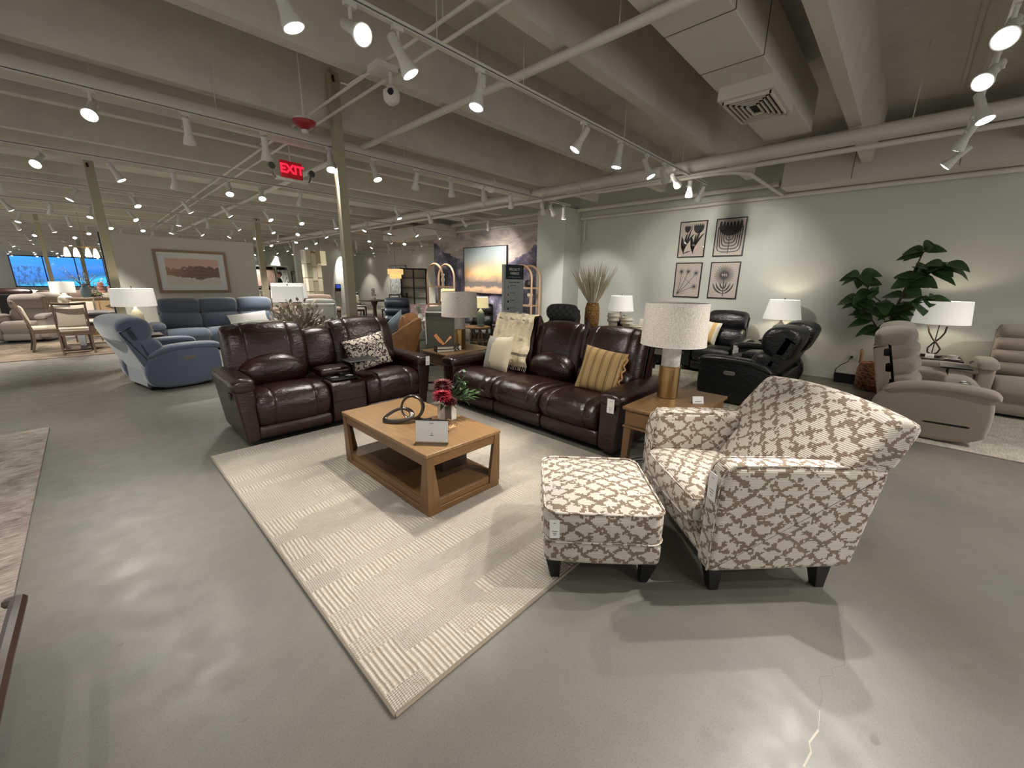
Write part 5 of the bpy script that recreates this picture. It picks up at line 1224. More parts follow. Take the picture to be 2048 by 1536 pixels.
lamp('cream pitcher-shaped lamp with white shade near the white console', -.42, 16.4, .76, [(.09, 0), (.13, .03), (.15, .12), (.13, .22), (.05, .27), (.05, .30), (.015, .32)], CERAM, .24, .24, .34, .62)
b = thing('bookcase', 'black leaning bookcase side behind the dining chairs', 'bookcase', (-1.35, 16.6, 0)); m = MB(); m.box(-.22, .18, -.2, .2, 0, 1.05); m.obj('case', BLACKW, b); m = MB(); m.box(.18, .5, -.2, .2, .78, 1.05); m.obj('shelf_box', BLACKW, b)
recliner('recliner', 'taupe high-back recliner behind the side-view dining chair', 'recliner', (-1.22, 14.75, 0), -.25, TAUPE, .46, [(-.30, .30)], .16, .62, ((.46, .78, .2, .05), (.74, 1.12, .24, .06)), .24)
recliner('recliner', 'second taupe recliner just behind the high-back one', 'recliner', (-.75, 17.6, 0), .1, TAUPE, .46, [(-.30, .30)], .16, .62, ((.46, .78, .2, .05), (.74, 1.08, .24, .06)), .24)
recliner('sofa', 'rounded cream sofa at the far left edge', 'sofa', (-1.95, 16.5, 0), PI/2+.3, CREAMF, .8, [(-.62, .0), (0, .62)], .18, .62, ((.46, .74, .2, .04), (.72, .95, .2, .05)), .15)
recliner('armchair', 'cream swivel armchair behind the rounded cream sofa', 'armchair', (-1.45, 18.2, 0), PI/2+.2, CREAMF, .46, [(-.30, .30)], .16, .62, ((.46, .9, .2, .04),), .12)
recliner('sofa', 'dark red leather sofa far behind the taupe recliner', 'sofa', (-1.9, 20.6, 0), .2, MAROON, 1.0, [(-.8, 0), (0, .8)], .2, .66, ((.46, .78, .2, .04), (.76, 1.12, .22, .05)), .15)
recliner('sofa', 'dark sofa in front of the blue window', 'sofa', (-.5, 24.5, 0), .0, BROWNF, 1.1, [(-.9, 0), (0, .9)], .2, .66, ((.46, .95, .2, .04),), .12)
recliner('sofa', 'pale sofa near the blue window', 'sofa', (-2.2, 27.5, 0), .2, CREAMF, 1.1, [(-.9, 0), (0, .9)], .2, .66, ((.46, .9, .2, .04),), .12)
ch = thing('chandelier', 'chandelier with glowing frosted shades before the blue window', 'chandelier', (.2, 18.4, 2.1)); m = MB(); m.cyl((0, 0, .1), (0, 0, 1.86), .008, n=6); m.cyl((-.42, 0, .3), (.42, 0, .3), .012, n=6); m.cyl((0, -.2, .3), (0, .2, .3), .012, n=6); m.obj('chandelier_frame', BRASS, ch)
for k, (x, y) in enumerate(((-.40, 0), (-.2, .1), (.05, -.15), (.22, .1), (.42, 0))):
    m = MB(); m.lathe([(.025, .27), (.05, .20), (.075, .05), (.07, .0)], 14, (x, y, 0)); m.obj('glass_shade', plain('glowing_shade', (255, 232, 190), .5, 0, None, 0, 6, 3.0), ch)
vase_branches('tall_branch_vase', 'tall vase of dark branches with white buds near the blue window', .15, 20.5, 0, .16, .95, PEWTER, 16, 1.3, .8, BARK, plain('bud_white', (220, 216, 210), .8), 21, leafw=.03, leafl=.08)

# ------------------------------------------------------------ middle distance behind the loveseat
recliner('recliner', 'grey fabric recliner seen from behind, left of the cream post', 'recliner', (4.0, 10.15, 0), PI-.55, MIDG, .47, [(-.31, .31)], .16, .6, ((.46, .8, .2, .03), (.78, 1.12, .18, .03)), .12, .55, .9, back_w=.03)
recliner('recliner', 'brown fabric recliner in side view right of the white partition', 'recliner', (4.05, 12.75, 0), PI/2+.2, BROWNF, .5, [(-.33, .33)], .17, .6, ((.46, .8, .2, .05), (.76, 1.10, .24, .05)), .28, .58, .95)
recliner('sofa', 'brown fabric sofa behind the pale square lamps', 'sofa', (4.9, 13.9, 0), -.3, BROWNF, 1.0, [(-.8, 0), (0, .8)], .2, .62, ((.46, .8, .2, .04), (.78, 1.05, .2, .04)), .15)
side_table('dark side table holding the leafy planter behind the loveseat', 2.12, 6.35, .5, .4, .70, BLACKW)
p = thing('planter', 'white bowl of frosted grey-green leafy stems behind the maroon loveseat', 'plant', (2.10, 6.38, .70)); m = MB(); m.lathe([(.10, 0), (.15, .02), (.185, .10), (.19, .115), (.17, .115), (.16, .1)], 24); m.obj('bowl', WHITE, p); m = MB(); lf = MB(); q = random.Random(8)
for k in range(95):
    a = q.random()*2*PI; el = .15+1.2*q.random(); d = Vector((math.cos(a)*math.cos(el), math.sin(a)*math.cos(el), math.sin(el))); L = .30+.22*q.random(); p0 = Vector((.05*math.cos(a), .05*math.sin(a), .08)); pts = [p0+d*L*t_-Vector((0, 0, .10*t_*t_*math.cos(el))) for t_ in (0, .4, .8, 1)]
    m.tube(pts, .0035, 5)
    for j in range(6): t_ = .4+.6*j/5; an = q.random()*2*PI; leaf(lf, p0+d*L*t_-Vector((0, 0, .10*t_*t_*math.cos(el))), d+.6*Vector((math.cos(an), math.sin(an), .4)), .085, .021, .1, 3)
m.obj('stems', plain('grey_stem', (120, 106, 90), .8), p); lf.obj('leaves', plain('frosted_leaf', (164, 156, 140), .7, 0, None, .35, 25), p)
side_table('small dark table under the pale square lamp', 2.58, 8.2, .5, .5, .66, DARKW)
lamp('pale square-shaded lamp in front of the brown sofa', 2.58, 8.2, .66, [(.08, 0), (.085, .03), (.03, .1), (.06, .25), (.02, .4), (.012, .5)], CERAM, .34, .34, .48, .76, square=True, n=4, rz=.4)
side_table('dark table under the second pale lamp', 2.95, 9.3, .5, .5, .66, DARKW)
lamp('second pale-shaded lamp, behind the square one', 2.95, 9.3, .66, [(.08, 0), (.085, .03), (.03, .1), (.06, .25), (.02, .4), (.012, .5)], CERAM, .34, .32, .50, .80)
c = thing('capiz_column', 'tall column clad in pearly rectangular panels beside the grey divider wall', 'column', (6.35, 17.1, 0)); m = MB(); m.box(-.26, .26, -.26, .26, 0, 2.6); m.obj('column_core', BRASS, c)
PEARL = plain('pearl_panel', (226, 220, 196), .3, 0, (8, .2, .01), .1, 4); PEARLD = plain('pearl_panel_dark', (190, 184, 158), .3, 0, (8, .2, .01), .1, 4)  # two pearl tones, alternated from panel to panel
for i in range(3):
    for j in range(5): m = MB(); off = .12*(i % 2); m.box(-.27+.18*i, -.27+.18*i+.172, -.275, -.262, .02+.53*j-off*(j > 0), .53+.53*j-off-.01); m.obj('panel', PEARL if (i+j) % 3 else PEARLD, c)
for i in range(2):
    for j in range(5): m = MB(); m.box(-.275, -.262, -.25+.26*i, .0+.26*i, .02+.53*j, .53+.53*j-.01); m.obj('panel', PEARLD if (i+j) % 2 else PEARL, c)
c = thing('capiz_chandelier', 'boxy pearly panel chandelier at the top of the panelled column', 'chandelier', (6.66, 17.0, 2.08)); m = MB(); m.box(-.17, .17, -.17, .17, 0, .55); m.obj('box_shade', plain('pearl_glow', (240, 232, 190), .4, 0, None, 0, 6, .35), c, bevel=.01); m = MB(); m.cyl((0, 0, .55), (0, 0, 1.1), .006, n=5); m.obj('cord', BLACKM, c)
w = thing('wall_tablet', 'dark wall-mounted tablet with blue screen on the grey divider wall', 'tablet', (8.2, 19.165, 1.18)); m = MB(); m.box(-.13, .13, -.03, 0, -.16, .16); m.obj('case', BLACKM, w, bevel=.004); m = MB(); m.box(-.10, .10, -.034, -.03, -.02, .13); m.obj('screen', plain('blue_screen', (40, 60, 150), .3, 0, None, 0, 6, .8), w); m = MB(); m.box(-.14, .14, -.06, 0, -.24, -.19); m.obj('tray', TAUPE, w)
framed('framed_canvas', 'tall black and white canvas on the far grey wall', 9.6, 26.99, 1.5, .62, 1.25, 0, BLACKM, m_grey_art('black_white_canvas'), .03)
framed('framed_canvas', 'narrow dark picture beside the black and white canvas', 8.95, 26.99, 1.45, .30, 1.1, 0, BLACKM, m_grey_art('black_white_canvas_b'), .03)
s = thing('display_shelf', 'white open display shelving around the sales desk', 'shelf', (6.2, 22.2, 0)); m = MB()
for x in (-.9, -.3, .3, .85): m.box(x-.03, x+.03, -.2, .2, 0, 2.15)
for z in (.3, .72, 1.14, 2.12): m.box(-.93, .88, -.2, .2, z-.03, z+.03)
m.obj('shelf_frame', WHITE, s); m = MB(); m.box(-.93, .88, .18, .2, 0, 2.15); m.obj('back_board', plain('dark_backing', (64, 60, 58), .7), s)
for i, (x, n_) in enumerate(((-.6, 'pinkish abstract'), (0, 'brown figure'), (.58, 'dark swirl'))): framed('canvas', '%s canvas leaning on the white display shelving' % n_, 6.2+x, 22.0, 1.575, .5, .8, 0, BLACKM, [plain('rose_canvas', (176, 140, 128), .8, 0, None, .5, 4), plain('umber_canvas', (120, 100, 88), .8, 0, None, .5, 5), m_grey_art('dark_swirl_canvas')][i], .02)
d = thing('sales_desk', 'pale sales desk in front of the man in the black suit', 'desk', (5.7, 18.9, 0), -.2); m = MB(); m.box(-.8, .8, -.3, .3, 0, 1.05); m.obj('desk_body', WALL2, d, bevel=.01); m = MB(); m.box(-.85, .85, -.34, .34, 1.05, 1.09); m.obj('desk_top', WHITE, d)
vase_branches('potted_tree', 'dark leafy plant behind the man in the black suit', 6.5, 20.0, 0, .22, .4, BLACKM, 22, 1.35, .5, BARK, GREEN, 31, 'plant', .04, .14, 1.0, 9)
# the man behind the desk
def person(label, x, y, rz):
    p = thing('person', label, 'person', (x, y, 0), rz)
    J = [((0, .0, .95), .15), ((0, 0, 1.12), .135), ((0, -.01, 1.32), .155), ((0, 0, 1.45), .10), ((0, 0, 1.52), .055), ((0, -.015, 1.58), .058)]
    V = [a for a, _ in J]; R_ = [r for _, r in J]; E_ = [(i, i+1) for i in range(5)]
    def chain(st, pts):
        prev = st
        for q_, r in pts: V.append(q_); R_.append(r); E_.append((prev, len(V)-1)); prev = len(V)-1
    for s in (-1, 1):
        chain(0, [((s*.10, 0, .88), .10), ((s*.11, -.01, .50), .065), ((s*.11, .02, .10), .048), ((s*.11, -.10, .04), .04)])
        chain(3, [((s*.17, 0, 1.42), .06), ((s*.22, .02, 1.16), .045), ((s*.19, -.18, 1.04), .036), ((s*.15, -.30, 1.07), .03)])
    me = bpy.data.meshes.new('body'); me.from_pydata(V, E_, []); o = bpy.data.objects.new('body', me); COL.objects.link(o); o.parent = p
    sk = o.modifiers.new('skin', 'SKIN'); 
    me.skin_vertices[0].data[0].use_root = True
    for i, r in enumerate(R_): me.skin_vertices[0].data[i].radius = (r, r*.8 if i < 4 else r)
    ss = o.modifiers.new('sub', 'SUBSURF'); ss.levels = 2; ss.render_levels = 2; me.materials.append(plain('black_suit', (20, 20, 24), .8))
    SK = plain('skin', (196, 150, 126), .6); m = MB(); m.sphere((0, -.01, 1.70), .088, 12, 1.32); m.sphere((0, -.105, 1.685), .016, 6, 1.4)
    for s in (-1, 1): m.sphere((s*.088, .0, 1.695), .02, 6, 1.5)
    m.obj('head', SK, p); m = MB(); m.sphere((0, .012, 1.735), .094, 12, 1.15); m.v = [v_ for v_ in m.v]; keep = [f for f in m.f if np.mean([m.v[i][2] for i in f]) > 1.735 or np.mean([m.v[i][1] for i in f]) > .03]; m.f = keep; m.mi = [0]*len(keep); m.obj('hair', plain('grey_brown_hair', (64, 52, 46), .8), p)
    m = MB()
    for s in (-1, 1): m.sphere((s*.033, -.086, 1.705), .009, 6)
    m.obj('eyes', plain('eye_dark', (30, 26, 24), .3), p); m = MB(); m.tube([(-.025, -.094, 1.645), (0, -.1, 1.643), (.025, -.094, 1.645)], .005, 6); m.obj('mouth', plain('lip', (150, 90, 84), .6), p)
    m = MB(); m.puff([(-.05, 1.40), (-.02, 1.53), (.02, 1.53), (.05, 1.40)], -.14, -.10, .01, axis='y', smooth=1, N=20); m.obj('shirt_collar', PAPER, p)
    for s in (-1, 1):
        m = MB(); hx, hy, hz = s*.145, -.315, 1.075; m.puff([(hx-.035, hz-.014), (hx-.035, hz+.014), (hx+.035, hz+.014), (hx+.035, hz-.014)], hy-.05, hy+.03, .012, axis='y', smooth=1, N=20)
        for k in range(4): L = (.06, .07, .065, .05)[k]; xx = hx-.027+.018*k; m.tube([(xx, hy-.045, hz), (xx, hy-.045-L*.5, hz+.004), (xx, hy-.045-L, hz-.014)], [.0085, .008, .0065], 6)
        m.tube([(hx-s*.03, hy, hz), (hx-s*.055, hy-.03, hz-.004), (hx-s*.06, hy-.055, hz-.01)], [.0105, .009, .007], 6); m.obj('hand', SK, p)
    return p
person('man in a black suit and white shirt in profile behind the sales desk', 5.95, 19.75, -PI/2-.3)

# ------------------------------------------------------------ right-hand distance
def tub_chair():
    t = thing('tub_chair', 'tan leather tub chair seen from behind, between the two maroon sofas', 'armchair', (4.15, 7.0, 0), math.radians(212))
    n = 28; V = []; Fc = []; 
    def col(k, ins):
        a = -PI*.05+PI*1.10*k/n; rr_ = .42-ins; x, y = rr_*math.cos(a), rr_*math.sin(a)*.95+.0; h = .56+.30*max(0, math.sin(a))**1.2
        return [(x*.90, y*.92, .06), (x*.97, y*.97, h*.5), (x, y, h)]
    cols = [col(k, 0)+col(k, .11)[::-1] for k in range(n+1)]
    for c in cols: V += c
    for k in range(n):
        for j in range(6): a = k*6+j; b = k*6+(j+1) % 6; Fc.append((a, b, b+6, a+6))
    Fc += [tuple(range(6)), tuple(n*6+j for j in range(6))[::-1]]
    m = MB(); m.add(V, Fc); o = m.obj('shell', TANL, t, bevel=.02)
    m = MB(); m.puff([(-.38, .12), (-.42, .34), (-.38, .46), (.25, .44), (.25, .12)], -.30, .30, .04, .02); m.obj('seat_cushion', TANL, t)
    m = MB(); m.puff([(.08, .44), (.06, .7), (.14, .93), (.26, .92), (.30, .6), (.28, .44)], -.28, .28, .07, .02); m.obj('back_cushion', TANL, t)
    m = MB(); m.lathe([(.25, 0), (.25, .03), (.05, .05), (.05, .1)], 20); m.obj('swivel_base', BLACKM, t); return t
tub_chair()
put_pillow('pale blue cushion with white swirls on the tan leather chair', (4.10, 7.12, .70), (-.4, .5, math.radians(200)), .46, .46, .13, plain('blue_swirl_cloth', (150, 172, 186), .9, 0, None, .25, 12))
recliner('recliner', 'navy leather recliner facing the camera behind the tan chair', 'recliner', (5.05, 8.75, 0), math.radians(-36), NAVY, .47, [(-.31, .31)], .17, .60, ((.46, .72, .2, .04), (.70, .90, .2, .05), (.88, 1.14, .22, .06)), .18, .55, .9)
vase_branches('green_plant', 'small bright green plant beside the navy recliner', 5.15, 8.0, .45, .08, .12, WHITE, 8, .28, .8, GREEN, plain('bright_leaf', (96, 130, 54), .5), 41, 'plant', .02, .08)
side_table('little dark table holding the bright green plant', 5.15, 8.0, .35, .35, .45, DARKW)
recliner('recliner', 'olive-grey chair back with white edge behind the brass lamp', 'recliner', (4.95, 6.55, 0), PI-.75, OLIVE, .45, [(-.29, .29)], .16, .6, ((.46, .8, .2, .03), (.78, 1.10, .2, .03)), .10, .52, .86, back_w=.02)
o = [x for x in bpy.data.objects if x.get('label', '').startswith('olive-grey chair')][0]
m = MB(); cc = [rot2((.52+.275, z_), .10, (.52, .44)) for z_ in (.45, 1.04)]; m.tube([(-.31, cc[0][0], cc[0][1]), (-.31, cc[1][0]+.01, cc[1][1]), (.31, cc[1][0]+.01, cc[1][1]), (.31, cc[0][0], cc[0][1])], .010, 6); m.obj('white_piping', PAPER, o)
# round table, glass lamp, dark chair behind it
t = thing('round_side_table', 'round wooden side table with angled slats before the mural', 'table', (5.55, 6.36, 0)); m = MB(); m.lathe([(.0, .60), (.28, .60), (.29, .61), (.29, .64), (.0, .645)], 32); m.obj('tabletop', wood('brown_oak', (120, 92, 58), 'u', .45, .3), t); m = MB(); m.lathe([(.0, .03), (.26, .03), (.27, .04), (.27, .08), (0, .085)], 32); m.obj('plinth', MATS['brown_oak'], t)
for k in range(8): a = 2*PI*k/8; b = a+(.35 if k % 2 else -.35); m = MB(); m.cyl((.24*math.cos(a), .24*math.sin(a), .08), (.24*math.cos(b), .24*math.sin(b), .60), .018, n=6); m.obj('slat', MATS['brown_oak'], t)
m = MB(); m.tube([(.24*math.cos(2*PI*k/24), .24*math.sin(2*PI*k/24), .34) for k in range(24)], .014, 6, closed=True); m.obj('ring_rail', MATS['brown_oak'], t)
lamp('fluted green glass lamp with cream shade on the round side table', 5.61, 6.29, .645, [(.07, 0), (.075, .03), (.065, .05), (.075, .08), (.085, .2), (.07, .29), (.03, .34), (.012, .36)], plain('grey_green_glass', (110, 130, 124), .15, 0, (60, .5, .01), .1, 6, Transmission_Weight=.3), .165, .155, .38, .60, SHADEY)
side_table('narrow side table under the far cream lamp', 5.74, 7.55, .35, .35, .6, DARKW)
lamp('far cream-shaded lamp between the arched shelf and the olive chair', 5.74, 7.55, .6, [(.06, 0), (.07, .2), (.02, .4), (.012, .46)], CERAM, .17, .155, .50, .78, SHADEY)
recliner('recliner', 'black leather chair behind the fluted glass lamp', 'recliner', (6.45, 7.2, 0), math.radians(-45), BLACKL, .40, [(-.26, .26)], .14, .58, ((.46, .78, .18, .03), (.76, 1.02, .18, .03)), .1, .5, .84)
# specialty fabrics sign
s = thing('fabric_sign', 'tall free-standing SPECIALTY FABRICS sign board in front of the arched shelf', 'sign', (5.58, 5.32, 0)); m = MB(); m.box(-.25, .25, -.012, .012, .06, 1.86); m.obj('board', plain('sign_grey', (186, 192, 194), .6), s, bevel=.002)
m = MB(); m.box(-.29, -.25, -.03, .03, 0, 1.86); m.obj('side_post', plain('sign_post_grey', (168, 172, 174), .4, .2), s, bevel=.003); m = MB(); m.box(-.3, .26, -.16, .16, 0, .03); m.obj('foot', PEWTER, s)
m = MB(); m.box(-.25, .25, -.0135, -.012, 1.60, 1.86); m.obj('header', plain('sign_navy', (28, 44, 58), .6), s)
text('SPECIALTY', .062, s, (0, -.015, 1.775), (PI/2, 0, 0), PAPER, bold=.0015); text('FABRICS', .062, s, (0, -.015, 1.705), (PI/2, 0, 0), PAPER, bold=.0015)
DT = INK; m = MB(); m.box(-.17, .17, -.0145, -.0135, 1.638, 1.642); m.obj('header_rule', PAPER, s)
text('Everyday Livable Fabrics', .030, s, (0, -.014, 1.545), (PI/2, 0, 0), DT, bold=.0006)
for i, (w_, c_) in enumerate((('Stain Resistant', (90, 120, 150)), ('Pet Friendly', (170, 50, 50)), ('Performance', (40, 50, 60)), ('Eco-Friendly', (60, 70, 80)), ('Bleach Cleanable', (60, 70, 80)))):
    z = 1.47-.135*i; text(w_, .026, s, (-.11, -.014, z+.02), (PI/2, 0, 0), DT, align='LEFT', bold=.0004)
    m = MB(); m.lathe([(.014, 0), (.024, 0), (.024, .001), (.014, .001)], 12) if i in (2, 3) else m.prism([(-.02, -.03), (.02, -.03), (.0, .03)], 0, .001, 'z'); m.xf((-.165, -.0135, z), (PI/2, 0, 0)); m.obj('icon', plain('icon_%d' % i, c_, .6), s)
    m = MB(); m.box(-.11, .16, -.0135, -.0125, z-.012, z-.008); m.box(-.11, .11, -.0135, -.0125, z-.032, z-.028); m.obj('small_print', plain('pale_ink', (140, 144, 148), .7), s)
text('Health and Wellness Fabrics', .028, s, (0, -.014, .80), (PI/2, 0, 0), DT, bold=.0006); text('Energy Absorption', .026, s, (-.11, -.014, .73), (PI/2, 0, 0), DT, align='LEFT', bold=.0004)
m = MB(); m.prism([(-.025, 0), (0, -.035), (.025, 0), (0, .035)], 0, .001, 'z'); m.xf((-.165, -.0135, .71), (PI/2, 0, 0)); m.obj('icon', INK, s)
# arched shelves
def arch_shelf(label, x, y, rz, W_=.64, H_=1.95, Dp=.34, group=None):
    s = thing('arched_shelf', label, 'shelf', (x, y, 0), rz); r = W_/2
    for yy in (0, Dp):
        pts = [(-r, yy, 0), (-r, yy, .7), (-r, yy, H_-r)]+[(-r*math.cos(PI*k/14), yy, H_-r+r*math.sin(PI*k/14)) for k in range(1, 14)]+[(r, yy, H_-r), (r, yy, .7), (r, yy, 0)]
        m = MB(); m.tube(pts, .030, 4, flat=1); m.obj('arch_frame', PALEW, s)
    for z in (.12, .55, .98, 1.41): m = MB(); m.box(-r, r, 0, Dp, z-.018, z+.018); m.obj('shelf', PALEW, s)
    return s
arch_shelf('pale wood arched shelf left of the framed sunset canvas', 6.0, 8.4, -PI/2)
arch_shelf('pale wood arched shelf behind the fabrics sign, beside the white pier', 7.55, 6.95, -PI/2+.1)
def decor(name, label, cat, x, y, z, prof, mt, part='body'):
    d = thing(name, label, cat, (x, y, z)); m = MB(); m.lathe(prof, 18); m.obj(part, mt, d); return d
decor('white_figurine', 'white sculptural vase on the left arched shelf', 'vase', 6.2, 8.35, 1.43, [(.04, 0), (.03, .08), (.05, .15), (.03, .22), (.05, .28), (.02, .3)], WHITE)
decor('dark_vase', 'dark round vase lower on the left arched shelf', 'vase', 6.2, 8.3, 1.0, [(.04, 0), (.09, .05), (.09, .1), (.03, .16), (.03, .18)], plain('teal_glaze', (30, 48, 56), .3))
decor('dark_vase', 'dark squat vase on the shelf behind the fabrics sign', 'vase', 7.75, 6.85, 1.43, [(.09, 0), (.13, .06), (.12, .16), (.06, .18)], plain('dark_glaze', (28, 32, 36), .3))
decor('goblet', 'pale goblet on the shelf behind the fabrics sign', 'goblet', 7.72, 6.80, 1.0, [(.05, 0), (.012, .02), (.012, .16), (.07, .22), (.075, .28)], CERAM)
decor('bowl', 'low brass bowl on the shelf behind the fabrics sign', 'bowl', 7.72, 6.9, .57, [(.05, 0), (.12, .05), (.13, .1)], BRASS)
# pier side: charcoal check recliner, basket of dried stems, console table
recliner('recliner', 'charcoal check fabric recliner peeking over the maroon sofa', 'recliner', (5.64, 4.58, 0), -PI/2+.2, CHECK, .44, [(-.29, .29)], .15, .6, ((.46, .86, .2, .04), (.88, 1.16, .2, .06)), .15, .52, .88)
side_table('long black console table behind the maroon sofa', 6.95, 4.0, .6, 1.7, .70, BLACKW, 'console_table')
g = thing('grass_basket', 'woven seagrass vase of tall dried pale stems on the black console', 'vase', (7.02, 4.50, .70)); WK = m_wicker('seagrass', (178, 132, 76)); m = MB(); m.lathe([(.115, 0), (.14, .03), (.148, .2), (.14, .38), (.115, .47), (.10, .475), (.10, .44), (.05, .40), (0, .40)], 28); m.obj('woven_vase', WK, g); q = random.Random(13); m = MB()
for k in range(110):
    a = q.random()*2*PI; s_ = .10+.62*q.random()**1.2; d = Vector((math.cos(a)*s_, math.sin(a)*s_, 1)).normalized(); L = .50+.42*q.random(); p0 = Vector((.05*math.cos(a), .05*math.sin(a), .42)); bend = Vector((q.random()-.5, q.random()-.5, 0))*.12
    m.tube([p0+d*L*t_+bend*t_*t_ for t_ in (0, .3, .6, .85, 1)], [.004, .005, .0075, .006, .001], 5)
m.obj('dried_stems', DRY, g)
g = thing('wicker_basket', 'brown wicker basket with dark frame just left of the seagrass vase', 'basket', (6.75, 4.72, .70)); m = MB(); m.lathe([(.07, 0), (.10, .05), (.11, .2), (.07, .34), (.06, .34)], 20); m.obj('woven_body', m_wicker('brown_wicker', (128, 94, 60)), g)
JAR = [(.06, 0), (.09, .02), (.135, .12), (.14, .17), (.10, .24), (.045, .29), (.02, .33), (.014, .36)]
def jar(m):
    m.lathe(JAR, 24)
    for s in (-1, 1): m.tube([(s*.10, 0, .24), (s*.155, 0, .26), (s*.17, 0, .22), (s*.14, 0, .17)], .013, 6)
side_table('dark square table under the white-shaded urn lamp', 7.95, 4.35, .5, .5, .62, BLACKW)
lamp('black two-handled urn lamp with white shade left of the big linen lamp', 7.9, 4.35, .62, jar, BLACKW, .27, .22, .37, .68)
side_table('dark square table beside the black leather recliner', 8.45, 1.50, .5, .5, .62, BLACKW)
lamp('black two-handled urn lamp with white shade between the black leather seats', 8.42, 1.50, .62, jar, BLACKW, .29, .22, .37, .70)
for i, (x, y, z, l, s_) in enumerate(((6.72, 3.84, .70, 'tall cream pedestal pot on the black console', 1.25), (6.75, 3.58, .70, 'short cream pedestal pot right of the tall one', 1.0), (6.66, 3.36, .70, 'low cream pedestal bowl at the end of the black console', .55))):
    decor('pedestal_pot', l, 'pot', x, y, z, [(.06*s_, 0), (.065*s_, .12*s_), (.10, .13*s_), (.115, .155*s_), (.10, .18*s_), (.10, .19*s_), (.118, .215*s_), (.10, .245*s_), (.10, .26*s_), (.09, .26*s_), (.08, .2*s_)], CERAM)
# black leather group
recliner('recliner', 'black leather recliner facing the camera with a striped cushion', 'recliner', (7.50, 2.32, 0), -PI/2, BLACKL, .50, [(-.33, .33)], .17, .62, ((.46, .82, .22, .05), (.78, 1.12, .26, .06)), .22, .56, .95)
o = [x for x in bpy.data.objects if x.get('label', '').startswith('black leather recliner facing')][0]; tagcard(o, (.42, -.06, .50), (0, 0, 0), .08, .14)
recliner('recliner', 'black leather recliner with a striped throw, half hidden by the linen lamp', 'recliner', (7.55, 3.55, 0), -PI/2, BLACKL, .48, [(-.31, .31)], .17, .62, ((.46, .82, .22, .05), (.78, 1.08, .26, .06)), .22, .56, .95)
put_pillow('cream cushion on the half hidden black recliner', (7.80, 3.62, .68), (-.3, 0, -PI/2), .5, .38, .14, CREAMF)
put_pillow('cream cushion with yellow, brown and navy stripes on the black recliner', (7.93, 2.55, .70), (-.3, .12, -PI/2-.1), .42, .42, .14, m_stripes('multi_stripe', [(0, (222, 214, 196)), (.22, (206, 170, 110)), (.38, (222, 214, 196)), (.55, (92, 70, 62)), (.6, (48, 46, 72)), (.72, (92, 70, 62)), (.78, (214, 206, 184))], .42))
b = thing('throw_blanket', 'beige striped throw over the back of the half hidden black recliner', 'blanket', (7.55, 3.55, 0), -PI/2); m = MB()
P_ = [(.60, .80), (.66, 1.0), (.76, 1.13), (.90, 1.12), (1.0, 1.0), (1.02, .8)]
def thr2(u, v_):
    k = v_*5; i = min(4, int(k)); f_ = k-i; y = P_[i][0]*(1-f_)+P_[i+1][0]*f_; z = P_[i][1]*(1-f_)+P_[i+1][1]*f_; return (-.2+.26*u, y-.02, z+.01*math.sin(u*14))
m.grid(thr2, 10, 16); ob = m.obj('draped_cloth', m_stripes('beige_dark_stripe', [(0, (190, 178, 150)), (.8, (60, 56, 50)), (.9, (190, 178, 150))], .08), b); sd = ob.modifiers.new('t', 'SOLIDIFY'); sd.thickness = .008
side_table('dark brown table in front of the black leather recliner', 6.25, 2.68, .55, .55, .50, DARKW)
recliner('reclining_loveseat', 'black leather console loveseat in side view in the middle right', 'loveseat', (6.66, 1.86, 0), PI, BLACKL, .96, [(-.80, -.20), (.19, .80)], .17, .60, ((.46, .78, .24, .05), (.74, 1.14, .28, .09)), .40, .56, 1.0, console=(-.20, .19), panel=1, shellz=1.04, back_w=.04)
# grey group at the right
recliner('reclining_loveseat', 'warm grey channel-back console loveseat in side view at the right', 'loveseat', (6.82, -.80, 0), 0, TAUPE, .97, [(-.80, -.20), (.20, .80)], .17, .58, ((.46, .66, .2, .06), (.64, .84, .22, .07), (.82, 1.0, .22, .07), (.96, 1.14, .22, .06)), .24, .58, .94, console=(-.20, .20), lever=-1, shellz=1.0, crown=.035)
o = [x for x in bpy.data.objects if x.get('label', '').startswith('warm grey channel')][0]
m = MB(); m.cyl((.12, .28, .50), (.12, .28, .66), .014, n=10); m.puff([(.10, .665), (.10, .68), (.36, .68), (.36, .665)], -.12, .30, .008, 0, smooth=1, N=20); m.obj('swivel_tray', BLACKM, o)
recliner('recliner', 'warm grey channel-back recliner facing the camera at the right edge', 'recliner', (7.62, -1.38, 0), -PI/2, TAUPE, .56, [(-.40, .40)], .16, .66, ((.46, .64, .2, .05), (.62, .80, .2, .05), (.78, .96, .2, .05), (.94, 1.14, .2, .05)), .14, .60, .92, crown=.02)
side_table('black side table between the grey seats', 8.30, -.42, .55, .62, .60, BLACKW)
def twist(m):
    m.box(-.10, .10, -.05, .05, 0, .03)
    m.tube([(0, 0, .03), (-.05, .0, .06), (-.075, .01, .12), (-.03, .015, .19), (.03, .015, .26), (.08, .01, .34), (.11, 0, .44)], .011, 8); m.tube([(0, 0, .03), (.05, .0, .06), (.06, -.01, .12), (.02, -.015, .19), (-.04, -.015, .27), (-.075, -.01, .35), (-.08, 0, .44)], .011, 8)
l = lamp('twisted metal lamp with white rectangular shade in front of the right wall', 8.28, -.42, .60, twist, plain('bronze_metal', (110, 92, 84), .25, .9), .30, .27, .47, .78, rz=PI/2-.3)
